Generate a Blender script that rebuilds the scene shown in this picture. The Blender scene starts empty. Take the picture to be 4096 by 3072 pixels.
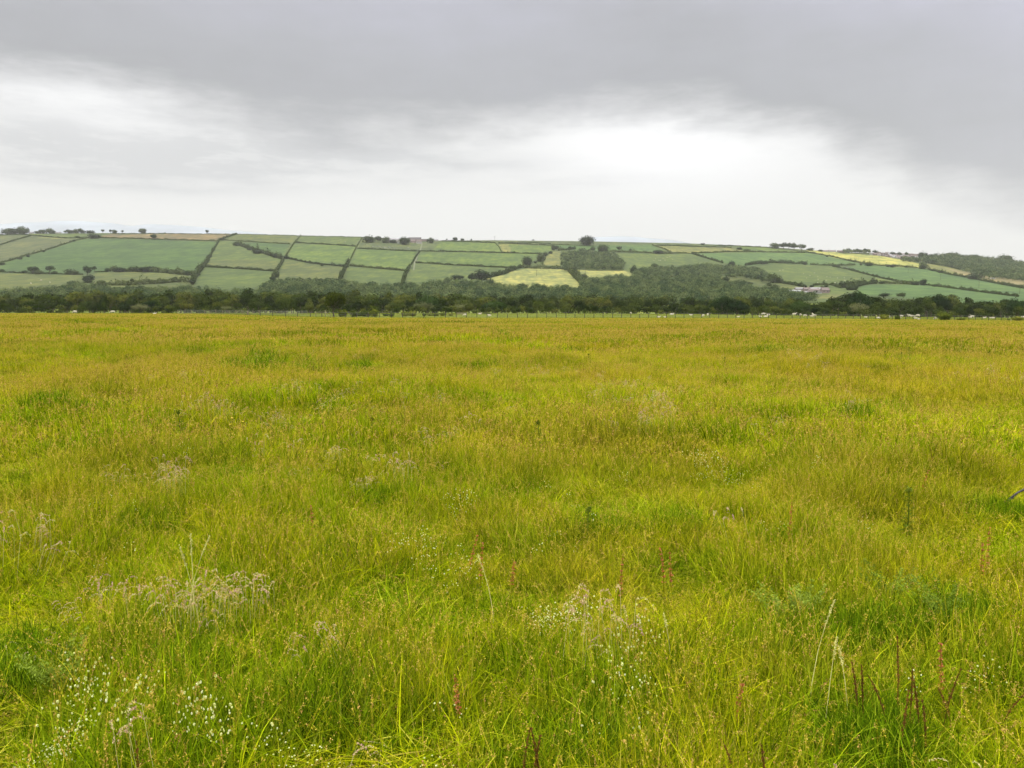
import bpy, bmesh, math, random
import numpy as np
from mathutils import Vector, Matrix
R = math.radians
rng = np.random.default_rng(7)
random.seed(7)
scene = bpy.context.scene
COL = scene.collection

# ------------------------------------------------------------------ camera model (photo pixels, 4096 x 3072)
FPX = 3094.0; CAMH = 1.7; TH = math.atan(296 / FPX); ct, st = math.cos(TH), math.sin(TH)
def ue(px, py):
    den = FPX * ct + (1536 - py) * st
    return (px - 2048) / den, (-FPX * st + (1536 - py) * ct) / den
def proj(X, Y, Z):
    dz = Z - CAMH; dep = Y * ct - dz * st; up = Y * st + dz * ct
    return 2048 + FPX * X / dep, 1536 - FPX * up / dep
CROP = {1: 0, 2: 680, 3: 1360, 4: 2040, 5: 2720, 6: 3396}
def c(n, x, y): return (CROP[n] + x / 3.16, 860 + y / 3.16)
def cs(n, pts): return [c(n, x, y) for x, y in pts]

# ------------------------------------------------------------------ noise and terrain
def make_noise(seed, n=14, lo=1.0, hi=4.0):
    r = np.random.default_rng(seed); a = r.uniform(0, 2 * np.pi, n); k = np.exp(r.uniform(np.log(lo), np.log(hi), n)); p = r.uniform(0, 6.28, n)
    def f(x, y, s=1.0):
        x = np.asarray(x, float) * s; y = np.asarray(y, float) * s
        v = 0
        for i in range(n): v = v + np.sin((x * np.cos(a[i]) + y * np.sin(a[i])) * k[i] + p[i] + 1.3 * np.sin(x * .7 * k[i] * np.sin(a[i]) + i))
        return v / math.sqrt(n / 2)
    return f
N1, N2, N3 = make_noise(1), make_noise(2), make_noise(3)
RIDGE = [(-900, 944), (-300, 940), (0, 938), (150, 934), (450, 932), (700, 934), (950, 936), (1200, 943), (1445, 947), (1600, 955), (1730, 962), (1980, 961), (2150, 963), (2350, 965), (2740, 973), (2960, 982), (3080, 988), (3250, 1001), (3400, 1010), (3500, 1011), (3600, 1013), (3700, 1019), (3800, 1029), (3900, 1036), (4096, 1056), (4500, 1090), (5200, 1120)]
FAR = [(-900, 900), (0, 893), (60, 888), (160, 887), (350, 885), (450, 890), (520, 901), (600, 896), (700, 902), (900, 920), (1300, 955), (1900, 975), (2280, 972), (2360, 950), (2480, 946), (2640, 952), (2800, 980), (3200, 1020), (4200, 1080)]
def tab(T):
    a = np.array([ue(*p) for p in T]); return a[:, 0], a[:, 1]
RU, RE = tab(RIDGE); FU, FE = tab(FAR)
AU = ue(np.array([0, 800, 1100, 1400, 2040, 2720, 3400, 4096.]), 1255)[0]
AZ = np.array([.60, .50, .10, -.38, -.52, -.62, -.95, -1.4])
BU = ue(np.array([0, 800, 1400, 2040, 2720, 3400, 4096.]), 1255)[0]
BZ = np.array([.45, .40, .31, .31, -.02, -.97, -1.7])
Y0, YR, E0, PW = 700., 2300., ue(2048, 1215)[1], .85
def sm(t): t = np.clip(t, 0, 1); return t * t * (3 - 2 * t)
def gz(X, Y):
    X = np.asarray(X, float); Y = np.asarray(Y, float)
    u = np.clip(X / np.maximum(Y, 30.), -1.3, 1.3)
    a = np.interp(u, AU, AZ); b = np.interp(u, BU, BZ)
    near = .11 * N1(X, Y, .22) * np.clip(Y / 14, 0, 1) * np.clip((150 - Y) / 80, 0, 1) + .04 * N2(X, Y, .6) * (Y < 60) + .10 * N3(X, Y, .08) * np.clip(Y / 60, 0, 1) * np.clip((170 - Y) / 60, 0, 1)
    z = a * sm(Y / 200)
    z = np.where(Y > 200, a + (b - a) * sm((Y - 200) / 130), z)
    z = np.where(Y > 330, b - 1.6 * sm((Y - 330) / 60) - .006 * (Y - 330), z)
    z7 = CAMH + E0 * Y0
    zb = b - 1.6 - .006 * 190
    z = np.where(Y > 520, zb + (z7 - zb) * sm((Y - 520) / 180), z)
    t = np.clip((Y - Y0) / (YR - Y0), 0, 1)
    er = np.interp(u, RU, RE)
    e = E0 + (er - E0) * t ** PW
    z = np.where(Y > Y0, CAMH + e * Y, z)
    z = np.where(Y > YR, CAMH + er * YR - (Y - YR) * .13, z)
    return z + near * np.clip((330 - Y) / 20, 0, 1)
def hillpt(px, py):
    u, e = ue(px, py)
    er = np.interp(u, RU, RE)
    fr = np.clip((e - E0) / (er - E0), 0, 1)
    Y = Y0 + (YR - Y0) * fr ** (1 / PW)
    return float(u * Y), float(Y), float(gz(u * Y, Y))
def nearpt(px, py, h=0.0):
    """point of the near meadow whose height h above ground lies on the ray through the pixel"""
    u, e = ue(px, py); Y = 2.0; best = None
    while Y < 345:
        zz = float(gz(u * Y, Y)) + h
        if zz >= CAMH + e * Y: return u * Y, Y, zz - h
        Y *= 1.006
    return u * 300, 300., float(gz(u * 300, 300))

# ------------------------------------------------------------------ object helpers
def tag(o, label=None, cat=None, group=None, kind=None):
    for k, v in (('label', label), ('category', cat), ('group', group), ('kind', kind)):
        if v: o[k] = v
    return o
def mesh(name, V, F, mats=(), smooth=False, fmat=None, attrs=None, colattr=None):
    V = np.asarray(V, np.float32); me = bpy.data.meshes.new(name)
    if isinstance(F, np.ndarray):
        k = F.shape[1]; n = len(F)
        me.vertices.add(len(V)); me.vertices.foreach_set('co', V.ravel())
        me.loops.add(n * k); me.loops.foreach_set('vertex_index', F.astype(np.int32).ravel())
        me.polygons.add(n); me.polygons.foreach_set('loop_start', np.arange(0, n * k, k, dtype=np.int32))
        me.polygons.foreach_set('loop_total', np.full(n, k, np.int32))
        me.update(calc_edges=True)
    else:
        me.from_pydata([tuple(map(float, v)) for v in V], [], [tuple(map(int, f)) for f in F]); me.update()
    if smooth: me.polygons.foreach_set('use_smooth', np.ones(len(me.polygons), bool))
    for m in mats: me.materials.append(m)
    if fmat is not None: me.polygons.foreach_set('material_index', np.asarray(fmat, np.int32))
    for an, av in (attrs or {}).items():
        a = me.attributes.new(an, 'FLOAT', 'POINT'); a.data.foreach_set('value', np.asarray(av, np.float32))
    if colattr is not None:
        a = me.attributes.new('fieldcol', 'FLOAT_COLOR', 'POINT')
        a.data.foreach_set('color', np.concatenate([colattr, np.ones((len(colattr), 1))], 1).astype(np.float32).ravel())
    me.validate()
    return me
def link(name, me, parent=None, loc=None, rz=0, sc=None):
    o = bpy.data.objects.new(name, me); COL.objects.link(o)
    if parent is not None: o.parent = parent
    if loc is not None: o.location = loc
    o.rotation_euler = (0, 0, rz)
    if sc is not None: o.scale = (sc, sc, sc) if not hasattr(sc, '__len__') else sc
    return o
class MB:
    def __init__(s): s.V = []; s.F = []; s.M = []
    def add(s, V, F, m=0):
        o = len(s.V); s.V += [tuple(v) for v in V]; s.F += [tuple(i + o for i in f) for f in F]; s.M += [m] * len(F)
    def box(s, x0, x1, y0, y1, z0, z1, m=0, M=None):
        V = [(x0, y0, z0), (x1, y0, z0), (x1, y1, z0), (x0, y1, z0), (x0, y0, z1), (x1, y0, z1), (x1, y1, z1), (x0, y1, z1)]
        if M: V = [tuple(M @ Vector(v)) for v in V]
        s.add(V, [(3, 2, 1, 0), (4, 5, 6, 7), (0, 1, 5, 4), (1, 2, 6, 5), (2, 3, 7, 6), (3, 0, 4, 7)], m)
    def tube(s, P, rad, n=6, m=0, cap=True):
        P = [Vector(p) for p in P]; V = []; F = []
        for i, p in enumerate(P):
            d = (P[min(i + 1, len(P) - 1)] - P[max(i - 1, 0)]).normalized()
            a = d.cross(Vector((0, 0, 1))) if abs(d.z) < .95 else d.cross(Vector((1, 0, 0)))
            a.normalize(); b = d.cross(a)
            for k in range(n):
                an = 2 * math.pi * k / n; V.append(p + (a * math.cos(an) + b * math.sin(an)) * rad[i])
        for i in range(len(P) - 1):
            for k in range(n):
                F.append((i * n + k, i * n + (k + 1) % n, (i + 1) * n + (k + 1) % n, (i + 1) * n + k))
        if cap: F.append(tuple(range(n))[::-1]); F.append(tuple((len(P) - 1) * n + k for k in range(n)))
        s.add(V, F, m)
    def mesh(s, name, mats, smooth=False): return mesh(name, s.V, s.F, mats, smooth, s.M)

# ------------------------------------------------------------------ materials
def newmat(name):
    m = bpy.data.materials.new(name); m.use_nodes = True; nt = m.node_tree; nt.nodes.clear()
    return m, nt
def nd(nt, t, **kw):
    n = nt.nodes.new(t)
    for k, v in kw.items():
        if k.startswith('i_'):
            key = k[2:]; key = int(key) if key.isdigit() else key
            n.inputs[key].default_value = v
        else: setattr(n, k, v)
    return n
def ramp(nt, fac, stops, interp='LINEAR'):
    n = nt.nodes.new('ShaderNodeValToRGB'); n.color_ramp.interpolation = interp
    e = n.color_ramp.elements
    while len(e) < len(stops): e.new(0.5)
    for i, (p, col) in enumerate(stops):
        e[i].position = p; e[i].color = (*col, 1) if len(col) == 3 else col
    nt.links.new(fac, n.inputs[0]); return n.outputs[0]
def mixc(nt, a, b, fac, mode='MIX'):
    n = nt.nodes.new('ShaderNodeMix'); n.data_type = 'RGBA'; n.blend_type = mode
    for s, v in ((0, fac), (6, a), (7, b)):
        if hasattr(v, 'is_output'): nt.links.new(v, n.inputs[s])
        else: n.inputs[s].default_value = v if s == 0 else (*v, 1)
    return n.outputs[2]
def math_(nt, op, a, b=None, c_=None, clamp=False):
    n = nt.nodes.new('ShaderNodeMath'); n.operation = op; n.use_clamp = clamp
    for s, v in ((0, a), (1, b), (2, c_)):
        if v is None: continue
        if hasattr(v, 'is_output'): nt.links.new(v, n.inputs[s])
        else: n.inputs[s].default_value = v
    return n.outputs[0]
def noise(nt, vec, scale, detail=3, rough=.55, stretch=None):
    if stretch:
        m = nt.nodes.new('ShaderNodeMapping'); m.inputs['Scale'].default_value = stretch; nt.links.new(vec, m.inputs[0]); vec = m.outputs[0]
    n = nt.nodes.new('ShaderNodeTexNoise'); n.inputs['Scale'].default_value = scale; n.inputs['Detail'].default_value = detail; n.inputs['Roughness'].default_value = rough
    nt.links.new(vec, n.inputs['Vector']); return n.outputs[0]
def leafout(nt, col, transl=.35, gloss=.0, rough=.5):
    d = nd(nt, 'ShaderNodeBsdfDiffuse'); t = nd(nt, 'ShaderNodeBsdfTranslucent'); mx = nd(nt, 'ShaderNodeMixShader', i_0=transl)
    nt.links.new(col, d.inputs[0]); nt.links.new(col, t.inputs[0]); nt.links.new(d.outputs[0], mx.inputs[1]); nt.links.new(t.outputs[0], mx.inputs[2])
    out = nd(nt, 'ShaderNodeOutputMaterial'); last = mx.outputs[0]
    if gloss > 0:
        g = nd(nt, 'ShaderNodeBsdfGlossy', i_Roughness=rough); g.inputs[0].default_value = (1, 1, 1, 1)
        m2 = nd(nt, 'ShaderNodeMixShader', i_0=gloss); nt.links.new(last, m2.inputs[1]); nt.links.new(g.outputs[0], m2.inputs[2]); last = m2.outputs[0]
    nt.links.new(last, out.inputs[0])
def principled(nt, col, rough=.8, bump=None, bs=.3):
    p = nd(nt, 'ShaderNodeBsdfPrincipled', i_Roughness=rough); p.inputs['Specular IOR Level'].default_value = .2
    if hasattr(col, 'is_output'): nt.links.new(col, p.inputs[0])
    else: p.inputs[0].default_value = (*col, 1)
    if bump is not None:
        b = nd(nt, 'ShaderNodeBump', i_Strength=bs); nt.links.new(bump, b.inputs['Height']); nt.links.new(b.outputs[0], p.inputs['Normal'])
    out = nd(nt, 'ShaderNodeOutputMaterial'); nt.links.new(p.outputs[0], out.inputs[0])
def pos(nt): return nd(nt, 'ShaderNodeNewGeometry').outputs['Position']
def attr(nt, name):
    return nd(nt, 'ShaderNodeAttribute', attribute_name=name).outputs['Fac']
def plain(name, col, rough=.8, var=.25, scale=2.0):
    m, nt = newmat(name); n = noise(nt, nd(nt, 'ShaderNodeTexCoord').outputs['Object'], scale, 4)
    a = tuple(v * (1 - var) for v in col); b = tuple(min(1, v * (1 + var)) for v in col)
    principled(nt, ramp(nt, n, [(.3, a), (.7, b)]), rough, n, .15); return m

# meadow patch fields shared by the blades and the soil (world position)
def patch_nodes(nt):
    p = pos(nt)
    a = noise(nt, p, .16, 3, .6); b = noise(nt, p, .9, 3, .6); c_ = noise(nt, p, .045, 2, .5)
    return p, a, b, c_
def mat_blade(name, width_far=False):
    m, nt = newmat(name)
    p, a, b, c_ = patch_nodes(nt)
    t = attr(nt, 'bt'); r = attr(nt, 'br')
    col = ramp(nt, r, [(0, (.03, .07, .002)), (.25, (.14, .195, .002)), (.5, (.30, .34, .002)), (.74, (.50, .48, .004)), (.88, (.64, .56, .018)), (.94, (.50, .40, .07)), (.97, (.20, .13, .03)), (1, (.14, .09, .02))])
    green = ramp(nt, r, [(0, (.02, .07, .002)), (.5, (.15, .27, .002)), (.85, (.37, .50, .006)), (1, (.58, .62, .03))])
    g3 = ramp(nt, noise(nt, p, .085, 4, .6), [(.47, (0, 0, 0)), (.56, (1, 1, 1))]); col = mixc(nt, col, green, math_(nt, 'MULTIPLY', g3, .45))
    mask = ramp(nt, b, [(.44, (0, 0, 0)), (.58, (1, 1, 1))])
    col = mixc(nt, col, green, math_(nt, 'MULTIPLY', mask, .75))
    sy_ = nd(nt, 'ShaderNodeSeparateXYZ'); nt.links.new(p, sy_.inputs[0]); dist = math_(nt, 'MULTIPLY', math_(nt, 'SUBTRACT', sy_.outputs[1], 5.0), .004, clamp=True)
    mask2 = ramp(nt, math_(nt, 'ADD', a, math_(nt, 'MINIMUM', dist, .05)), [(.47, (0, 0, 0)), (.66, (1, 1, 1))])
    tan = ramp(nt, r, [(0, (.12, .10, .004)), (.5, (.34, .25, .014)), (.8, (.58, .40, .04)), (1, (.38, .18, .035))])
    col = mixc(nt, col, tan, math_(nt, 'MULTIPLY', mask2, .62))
    # dry tips
    tip = math_(nt, 'MULTIPLY', math_(nt, 'POWER', t, 3.0), .25)
    col = mixc(nt, col, (.54, .46, .02), tip)
    br = ramp(nt, c_, [(.40, (.74, .80, .80)), (.60, (1.10, 1.07, 1.05))])
    col = mixc(nt, col, br, 1.0, 'MULTIPLY')
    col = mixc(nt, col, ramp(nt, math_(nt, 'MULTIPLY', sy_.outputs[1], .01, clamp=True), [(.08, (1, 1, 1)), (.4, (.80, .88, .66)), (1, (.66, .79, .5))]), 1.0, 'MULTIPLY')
    oi = nd(nt, 'ShaderNodeObjectInfo').outputs['Random']
    col = mixc(nt, col, ramp(nt, oi, [(0, (.48, .58, .6)), (.5, (1, 1, 1)), (1, (1.35, 1.25, 1.1))]), 1.0, 'MULTIPLY')
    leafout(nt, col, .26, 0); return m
def mat_stem(name, stops):
    m, nt = newmat(name); r = attr(nt, 'br')
    leafout(nt, ramp(nt, r, stops), .25); return m
def mat_foliage(name, stops, use='object', nscale=.35, transl=.10, gloss=0):
    stops = [(p_, tuple(v * .80 for v in c_)) for p_, c_ in stops]
    m, nt = newmat(name)
    r = nd(nt, 'ShaderNodeObjectInfo').outputs['Random'] if use == 'object' else attr(nt, 'tint')
    n = noise(nt, pos(nt), nscale, 3, .6)
    v = math_(nt, 'ADD', math_(nt, 'MULTIPLY', r, .75), math_(nt, 'MULTIPLY', math_(nt, 'SUBTRACT', n, .4), .9), clamp=True)
    leafout(nt, ramp(nt, v, stops), transl, gloss); return m

M = {}
M['blade'] = mat_blade('grass_blade')
M['stem'] = mat_stem('grass_stem', [(0, (.20, .19, .006)), (.3, (.42, .34, .022)), (.6, (.54, .38, .085)), (.85, (.46, .26, .08)), (1, (.14, .07, .015))])
M['fog'] = mat_stem('pink_seed_head', [(0, (.50, .45, .16)), (.45, (.56, .42, .22)), (.8, (.50, .30, .22)), (1, (.36, .19, .17))])
M['petal'] = mat_stem('clover_petal', [(0, (.60, .62, .18)), (.5, (.74, .74, .40)), (1, (.82, .78, .62))])
M['sorrel'] = mat_stem('sorrel_seed', [(0, (.42, .10, .03)), (.5, (.36, .13, .05)), (1, (.45, .2, .08))])
M['darkspike'] = mat_stem('dark_spike', [(0, (.12, .065, .012)), (.5, (.20, .10, .02)), (1, (.07, .045, .015))])
M['weed'] = mat_foliage('weed_leaf', [(0, (.055, .080, .006)), (.5, (.11, .15, .012)), (1, (.20, .24, .03))], nscale=3)
M['wood'] = mat_foliage('woodland_leaf', [(0, (.008, .017, .003)), (.3, (.020, .034, .004)), (.55, (.042, .060, .008)), (.8, (.080, .092, .013)), (1, (.125, .12, .018))])
M['woodmassdark'] = mat_foliage('wood_fill_leaf', [(0, (.008, .017, .003)), (.3, (.020, .034, .004)), (.55, (.042, .060, .008)), (.8, (.080, .092, .013)), (1, (.125, .12, .018))], use='tint')
M['woodmass'] = mat_foliage('wood_mass_leaf', [(0, (.022, .040, .018)), (.35, (.050, .080, .030)), (.7, (.11, .14, .048)), (1, (.17, .19, .07))], use='tint')  # lighter and bluer than the belt leaf: distance haze mixed into the colour
M['hilltree'] = mat_foliage('hill_tree_leaf', [(0, (.016, .028, .012)), (.5, (.032, .050, .016)), (1, (.070, .092, .026))])
M['hedge'] = mat_foliage('hedge_leaf', [(0, (.026, .042, .012)), (.5, (.048, .070, .020)), (1, (.11, .13, .04))], nscale=.12)
M['gorse'] = mat_foliage('gorse_leaf', [(0, (.028, .048, .006)), (.4, (.075, .10, .010)), (1, (.22, .22, .03))], nscale=1.2)
M['hawthorn'] = mat_foliage('hawthorn_leaf', [(0, (.022, .034, .003)), (.3, (.07, .085, .006)), (.6, (.14, .15, .010)), (1, (.28, .23, .02))], nscale=1.1)
M['bark'] = plain('bark', (.07, .055, .035), .9, .4, 3)
M['post'] = plain('weathered_post', (.16, .13, .09), .9, .4, 3)
M['darkpost'] = plain('tarred_post', (.055, .045, .035), .9, .4, 3)
M['palepost'] = plain('pale_post', (.17, .14, .085), .9, .3, 3)
M['wire'] = plain('wire', (.20, .20, .19), .6, .1)
M['wool'] = plain('wool', (.44, .39, .31), .95, .15, 6)
M['face'] = plain('sheep_face', (.60, .50, .42), .8, .2, 9)
M['cow'] = None
m, nt = newmat('cow_hide'); n = noise(nt, nd(nt, 'ShaderNodeTexCoord').outputs['Object'], 1.1, 1)
principled(nt, ramp(nt, n, [(.50, (.02, .02, .02)), (.53, (.75, .72, .68))], 'CONSTANT'), .7); M['cow'] = m
M['wallpale'] = plain('pale_render', (.30, .285, .25), .9, .1)
M['wallwhite'] = plain('white_wall', (.34, .34, .33), .8, .05)
M['wallbrick'] = plain('brick_wall', (.20, .155, .14), .9, .15)
M['roofdark'] = plain('dark_roof', (.07, .06, .058), .8, .2)
M['roofbrown'] = plain('brown_roof', (.13, .10, .09), .85, .2)
M['roofgrey'] = plain('grey_roof', (.22, .21, .21), .8, .15)
M['glasspane'] = plain('window_glass', (.03, .035, .04), .2, .1)
M['metal'] = plain('pale_metal', (.27, .27, .26), .5, .05)

# soil and short pasture
m, nt = newmat('meadow_ground'); p = pos(nt); n1 = noise(nt, p, .25, 5); n2 = noise(nt, p, 3.0, 4)
sep = nd(nt, 'ShaderNodeSeparateXYZ'); nt.links.new(p, sep.inputs[0])
fl = math_(nt, 'ADD', math_(nt, 'MULTIPLY', sep.outputs[0], .055), 212.0)
far = math_(nt, 'GREATER_THAN', sep.outputs[1], fl)
soil = ramp(nt, n2, [(.3, (.018, .024, .004)), (.7, (.045, .055, .008))])
past = ramp(nt, noise(nt, p, .12, 5, .65, (1, .35, 1)), [(.3, (.09, .115, .008)), (.5, (.115, .14, .010)), (.7, (.16, .16, .02))])
principled(nt, mixc(nt, soil, past, far), .95, n2, .4); M['ground'] = m
m, nt = newmat('hill_fields'); p = pos(nt)
fc = nd(nt, 'ShaderNodeAttribute', attribute_name='fieldcol').outputs['Color']
n1 = noise(nt, p, .010, 5, .6); n2 = noise(nt, p, .05, 4, .6, (1, .45, 1)); n3 = noise(nt, p, .12, 3, .6, (1.0, .12, .12)); n4 = noise(nt, p, .25, 4, .7, (1, .5, 1))
colr = mixc(nt, fc, ramp(nt, n1, [(.40, (.80, .84, .84)), (.60, (1.2, 1.14, 1.1))]), 1.0, 'MULTIPLY')
colr = mixc(nt, colr, ramp(nt, n2, [(.42, (.76, .82, .80)), (.60, (1.26, 1.18, 1.15))]), 1.0, 'MULTIPLY')
colr = mixc(nt, colr, ramp(nt, n3, [(.42, (.82, .86, .87)), (.58, (1.2, 1.14, 1.06))]), 1.0, 'MULTIPLY')
colr = mixc(nt, colr, ramp(nt, n4, [(.40, (.80, .84, .84)), (.62, (1.24, 1.18, 1.12))]), 1.0, 'MULTIPLY')
principled(nt, colr, .95); M['hills'] = m
M['distant'] = plain('mist_paled_hill', (.20, .22, .24), .95, .2, .002)  # pale blue grey: far mist put into the hill's own colour

# ------------------------------------------------------------------ ground, hills, distant hills
def grid_faces(nr, nc):
    i = np.arange(nr - 1)[:, None] * nc + np.arange(nc - 1)[None, :]
    return np.stack([i, i + 1, i + nc + 1, i + nc], -1).reshape(-1, 4)
ys = np.concatenate([np.arange(-80, 0, 4), np.arange(0, 60, .8), np.geomspace(60, 340, 110), np.linspace(343, Y0, 40)])
us = np.linspace(-1.7, 1.7, 260)
UU, YY = np.meshgrid(us, ys); XX = UU * np.maximum(YY, 60)
V = np.stack([XX, YY, gz(XX, YY)], -1).reshape(-1, 3)
tag(link('ground', mesh('ground', V, grid_faces(len(ys), len(us)), [M['ground']], True)), kind='structure')

G = dict(emer=(.060, .118, .024), emer2=(.085, .160, .042), past=(.095, .138, .030), brt=(.105, .165, .027), olive=(.110, .135, .035), grey=(.105, .125, .048), brown=(.20, .155, .09),
         yel=(.30, .31, .12), crop=(.40, .40, .13), pyel=(.19, .20, .065), dull=(.095, .125, .042), foot=(.05, .08, .03), tan=(.30, .25, .15))
FIELDS = [
 ('grey', cs(1, [(0, 262), (440, 262), (0, 385)])),
 ('grey', cs(1, [(0, 395), (440, 265), (900, 300), (940, 320), (720, 400), (560, 450), (350, 500), (200, 560), (0, 600)])),
 ('past', cs(1, [(270, 230), (1150, 232), (1060, 288), (460, 262)])),
 ('pyel', cs(1, [(470, 270), (840, 292), (700, 305), (480, 285)])),
 ('emer', cs(1, [(0, 620), (350, 520), (940, 330), (1100, 300), (2212, 320)]) + cs(2, [(0, 325), (610, 340), (520, 480), (420, 610), (300, 740), (0, 735)]) + cs(1, [(2000, 735), (1700, 712), (1200, 725), (800, 750), (0, 730)])),
 ('brown', cs(1, [(1250, 275), (1400, 243), (2212, 238)]) + cs(2, [(0, 240), (820, 245), (610, 322), (0, 312)]) + cs(1, [(1900, 300), (1300, 285)])),
 ('olive', cs(1, [(0, 735), (1050, 755), (1040, 900), (870, 960), (0, 960)])),
 ('olive', cs(1, [(1200, 730), (1700, 718), (2212, 742)]) + cs(2, [(300, 775), (300, 960), (0, 960)]) + cs(1, [(1100, 960), (1180, 900)])),
 ('past', cs(2, [(450, 672), (1340, 718), (1260, 840), (1180, 960), (320, 960), (340, 800)])),
 ('past', cs(2, [(620, 335), (1500, 370), (1410, 560), (1350, 705), (460, 655)])),
 ('emer', cs(2, [(860, 345), (1500, 372), (1420, 545), (1250, 500), (1000, 400)])),
 ('olive', cs(2, [(500, 575), (900, 560), (1390, 585), (1350, 705), (470, 655)])),
 ('olive', cs(2, [(850, 245), (1620, 262), (1510, 365), (670, 315)])),
 ('past', cs(2, [(1660, 265), (2212, 275)]) + cs(3, [(280, 282), (200, 392)]) + cs(2, [(1570, 345)])),
 ('brt', cs(2, [(1560, 370), (2212, 390)]) + cs(3, [(200, 400), (110, 640)]) + cs(2, [(1480, 552)])),
 ('olive', cs(2, [(1460, 572), (1800, 625), (2212, 655)]) + cs(3, [(100, 660), (20, 900)]) + cs(2, [(1300, 900)])),
 ('dull', cs(3, [(280, 295), (1280, 330), (1010, 455), (230, 418)])),
 ('brt', cs(3, [(220, 430), (960, 465), (860, 705), (120, 642)])),
 ('past', cs(3, [(110, 668), (840, 715), (780, 930), (30, 930)])),
 ('brt', cs(3, [(1290, 335), (1960, 360), (2040, 465), (1170, 452)])),
 ('brt', cs(3, [(1010, 470), (2212, 490)]) + cs(4, [(480, 490), (330, 560), (170, 650), (0, 665)]) + cs(3, [(2180, 665), (980, 600)])),
 ('past', cs(3, [(950, 620), (2180, 680), (1870, 800), (1500, 860), (1000, 930), (800, 930), (860, 800)])),
 ('pyel', cs(3, [(2020, 365), (2212, 368)]) + cs(4, [(530, 385), (510, 472), (0, 482)]) + cs(3, [(2050, 470)])),
 ('brt', cs(4, [(0, 372), (530, 390), (510, 470), (0, 478)])),
 ('yel', cs(3, [(1850, 800), (2100, 750)]) + cs(4, [(0, 715), (290, 665), (730, 690), (860, 820), (970, 960), (0, 960)]) + cs(3, [(2000, 950)])),
 ('yel', cs(4, [(850, 695), (1450, 705), (1600, 765), (1050, 850), (930, 800)])),
 ('pyel', cs(4, [(400, 640), (640, 645), (640, 460), (540, 460), (440, 560)])),
 ('dull', cs(3, [(1680, 318), (2212, 322)]) + cs(4, [(530, 330), (1080, 335), (2212, 362), (2212, 385), (880, 378), (0, 348)])),
 ('emer2', cs(4, [(580, 380), (1000, 385), (1800, 378), (1930, 450), (1650, 475), (1260, 458), (650, 440)])),
 ('past', cs(4, [(1320, 485), (2212, 490)]) + cs(5, [(180, 490), (380, 560), (540, 610), (150, 660), (0, 680)]) + cs(4, [(1500, 700), (1440, 680)])),
 ('pyel', cs(4, [(1870, 392), (2212, 398)]) + cs(5, [(650, 412), (830, 462), (130, 480)]) + cs(4, [(2060, 478)])),
 ('brt', cs(5, [(650, 395), (1150, 415), (1560, 470), (880, 468)])),
 ('emer2', cs(5, [(200, 487), (900, 475), (1600, 480), (1900, 530), (2212, 600)]) + cs(6, [(300, 640), (860, 672), (500, 680), (0, 640)]) + cs(5, [(1650, 628), (1200, 608), (850, 645), (550, 605)])),
 ('past', cs(5, [(840, 670), (1200, 620), (1900, 645), (2212, 705)]) + cs(6, [(650, 865), (330, 885), (100, 890)]) + cs(5, [(2212, 960), (1960, 1040), (1560, 940), (1240, 850), (1050, 720)])),
 ('olive', cs(5, [(500, 780), (900, 808), (1300, 865), (1900, 930), (1900, 1040), (1300, 1000), (900, 930), (600, 880)])),
 ('pyel', cs(5, [(1880, 1000), (2050, 1000), (1960, 1060), (1700, 1050)])),
 ('crop', cs(5, [(1600, 450), (2000, 468), (1870, 512), (1620, 472)])),
 ('crop', cs(5, [(1900, 488)]) + cs(6, [(0, 485), (450, 525), (800, 592), (905, 632), (880, 665), (540, 655), (300, 625), (0, 578)]) + cs(5, [(1880, 520)])),
 ('pyel', cs(6, [(940, 605), (1400, 690), (1550, 740), (1500, 790), (990, 672)])),
 ('tan', cs(6, [(1200, 665), (1500, 722), (1780, 770), (2300, 840), (2300, 940), (1700, 825), (1500, 785)])),
 ('emer2', cs(6, [(0, 650), (500, 670), (980, 685), (1500, 795), (2300, 950), (2300, 1050), (1500, 972), (700, 850), (0, 690)])),
 ('emer2', cs(6, [(60, 1000), (150, 900), (400, 880), (980, 885), (2300, 1045), (2300, 1120), (1200, 1120), (900, 1060)])),
]
def inpoly(px, py, P):
    ins = np.zeros(px.shape, bool); n = len(P); j = n - 1
    for i in range(n):
        xi, yi = P[i]; xj, yj = P[j]
        if yi != yj:
            ins ^= ((yi > py) != (yj > py)) & (px < (xj - xi) * (py - yi) / (yj - yi) + xi)
        j = i
    return ins
nu = 1000; us = np.linspace(-1.0, 1.0, nu)
tt = np.linspace(0, 1, 120) ** 1.0
er = np.interp(us, RU, RE)
rows = []
for t in tt:
    Y = Y0 + (YR - Y0) * t ** (1 / PW); rows.append(np.stack([us * Y, np.full(nu, Y), gz(us * Y, Y)], -1))
for Y in (2310, 2340, 2450, 2700, 3200): rows.append(np.stack([us * Y, np.full(nu, Y), gz(us * Y, Y)], -1))
V = np.array(rows).reshape(-1, 3)
pxs, pys = proj(V[:, 0], V[:, 1], V[:, 2])
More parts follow.
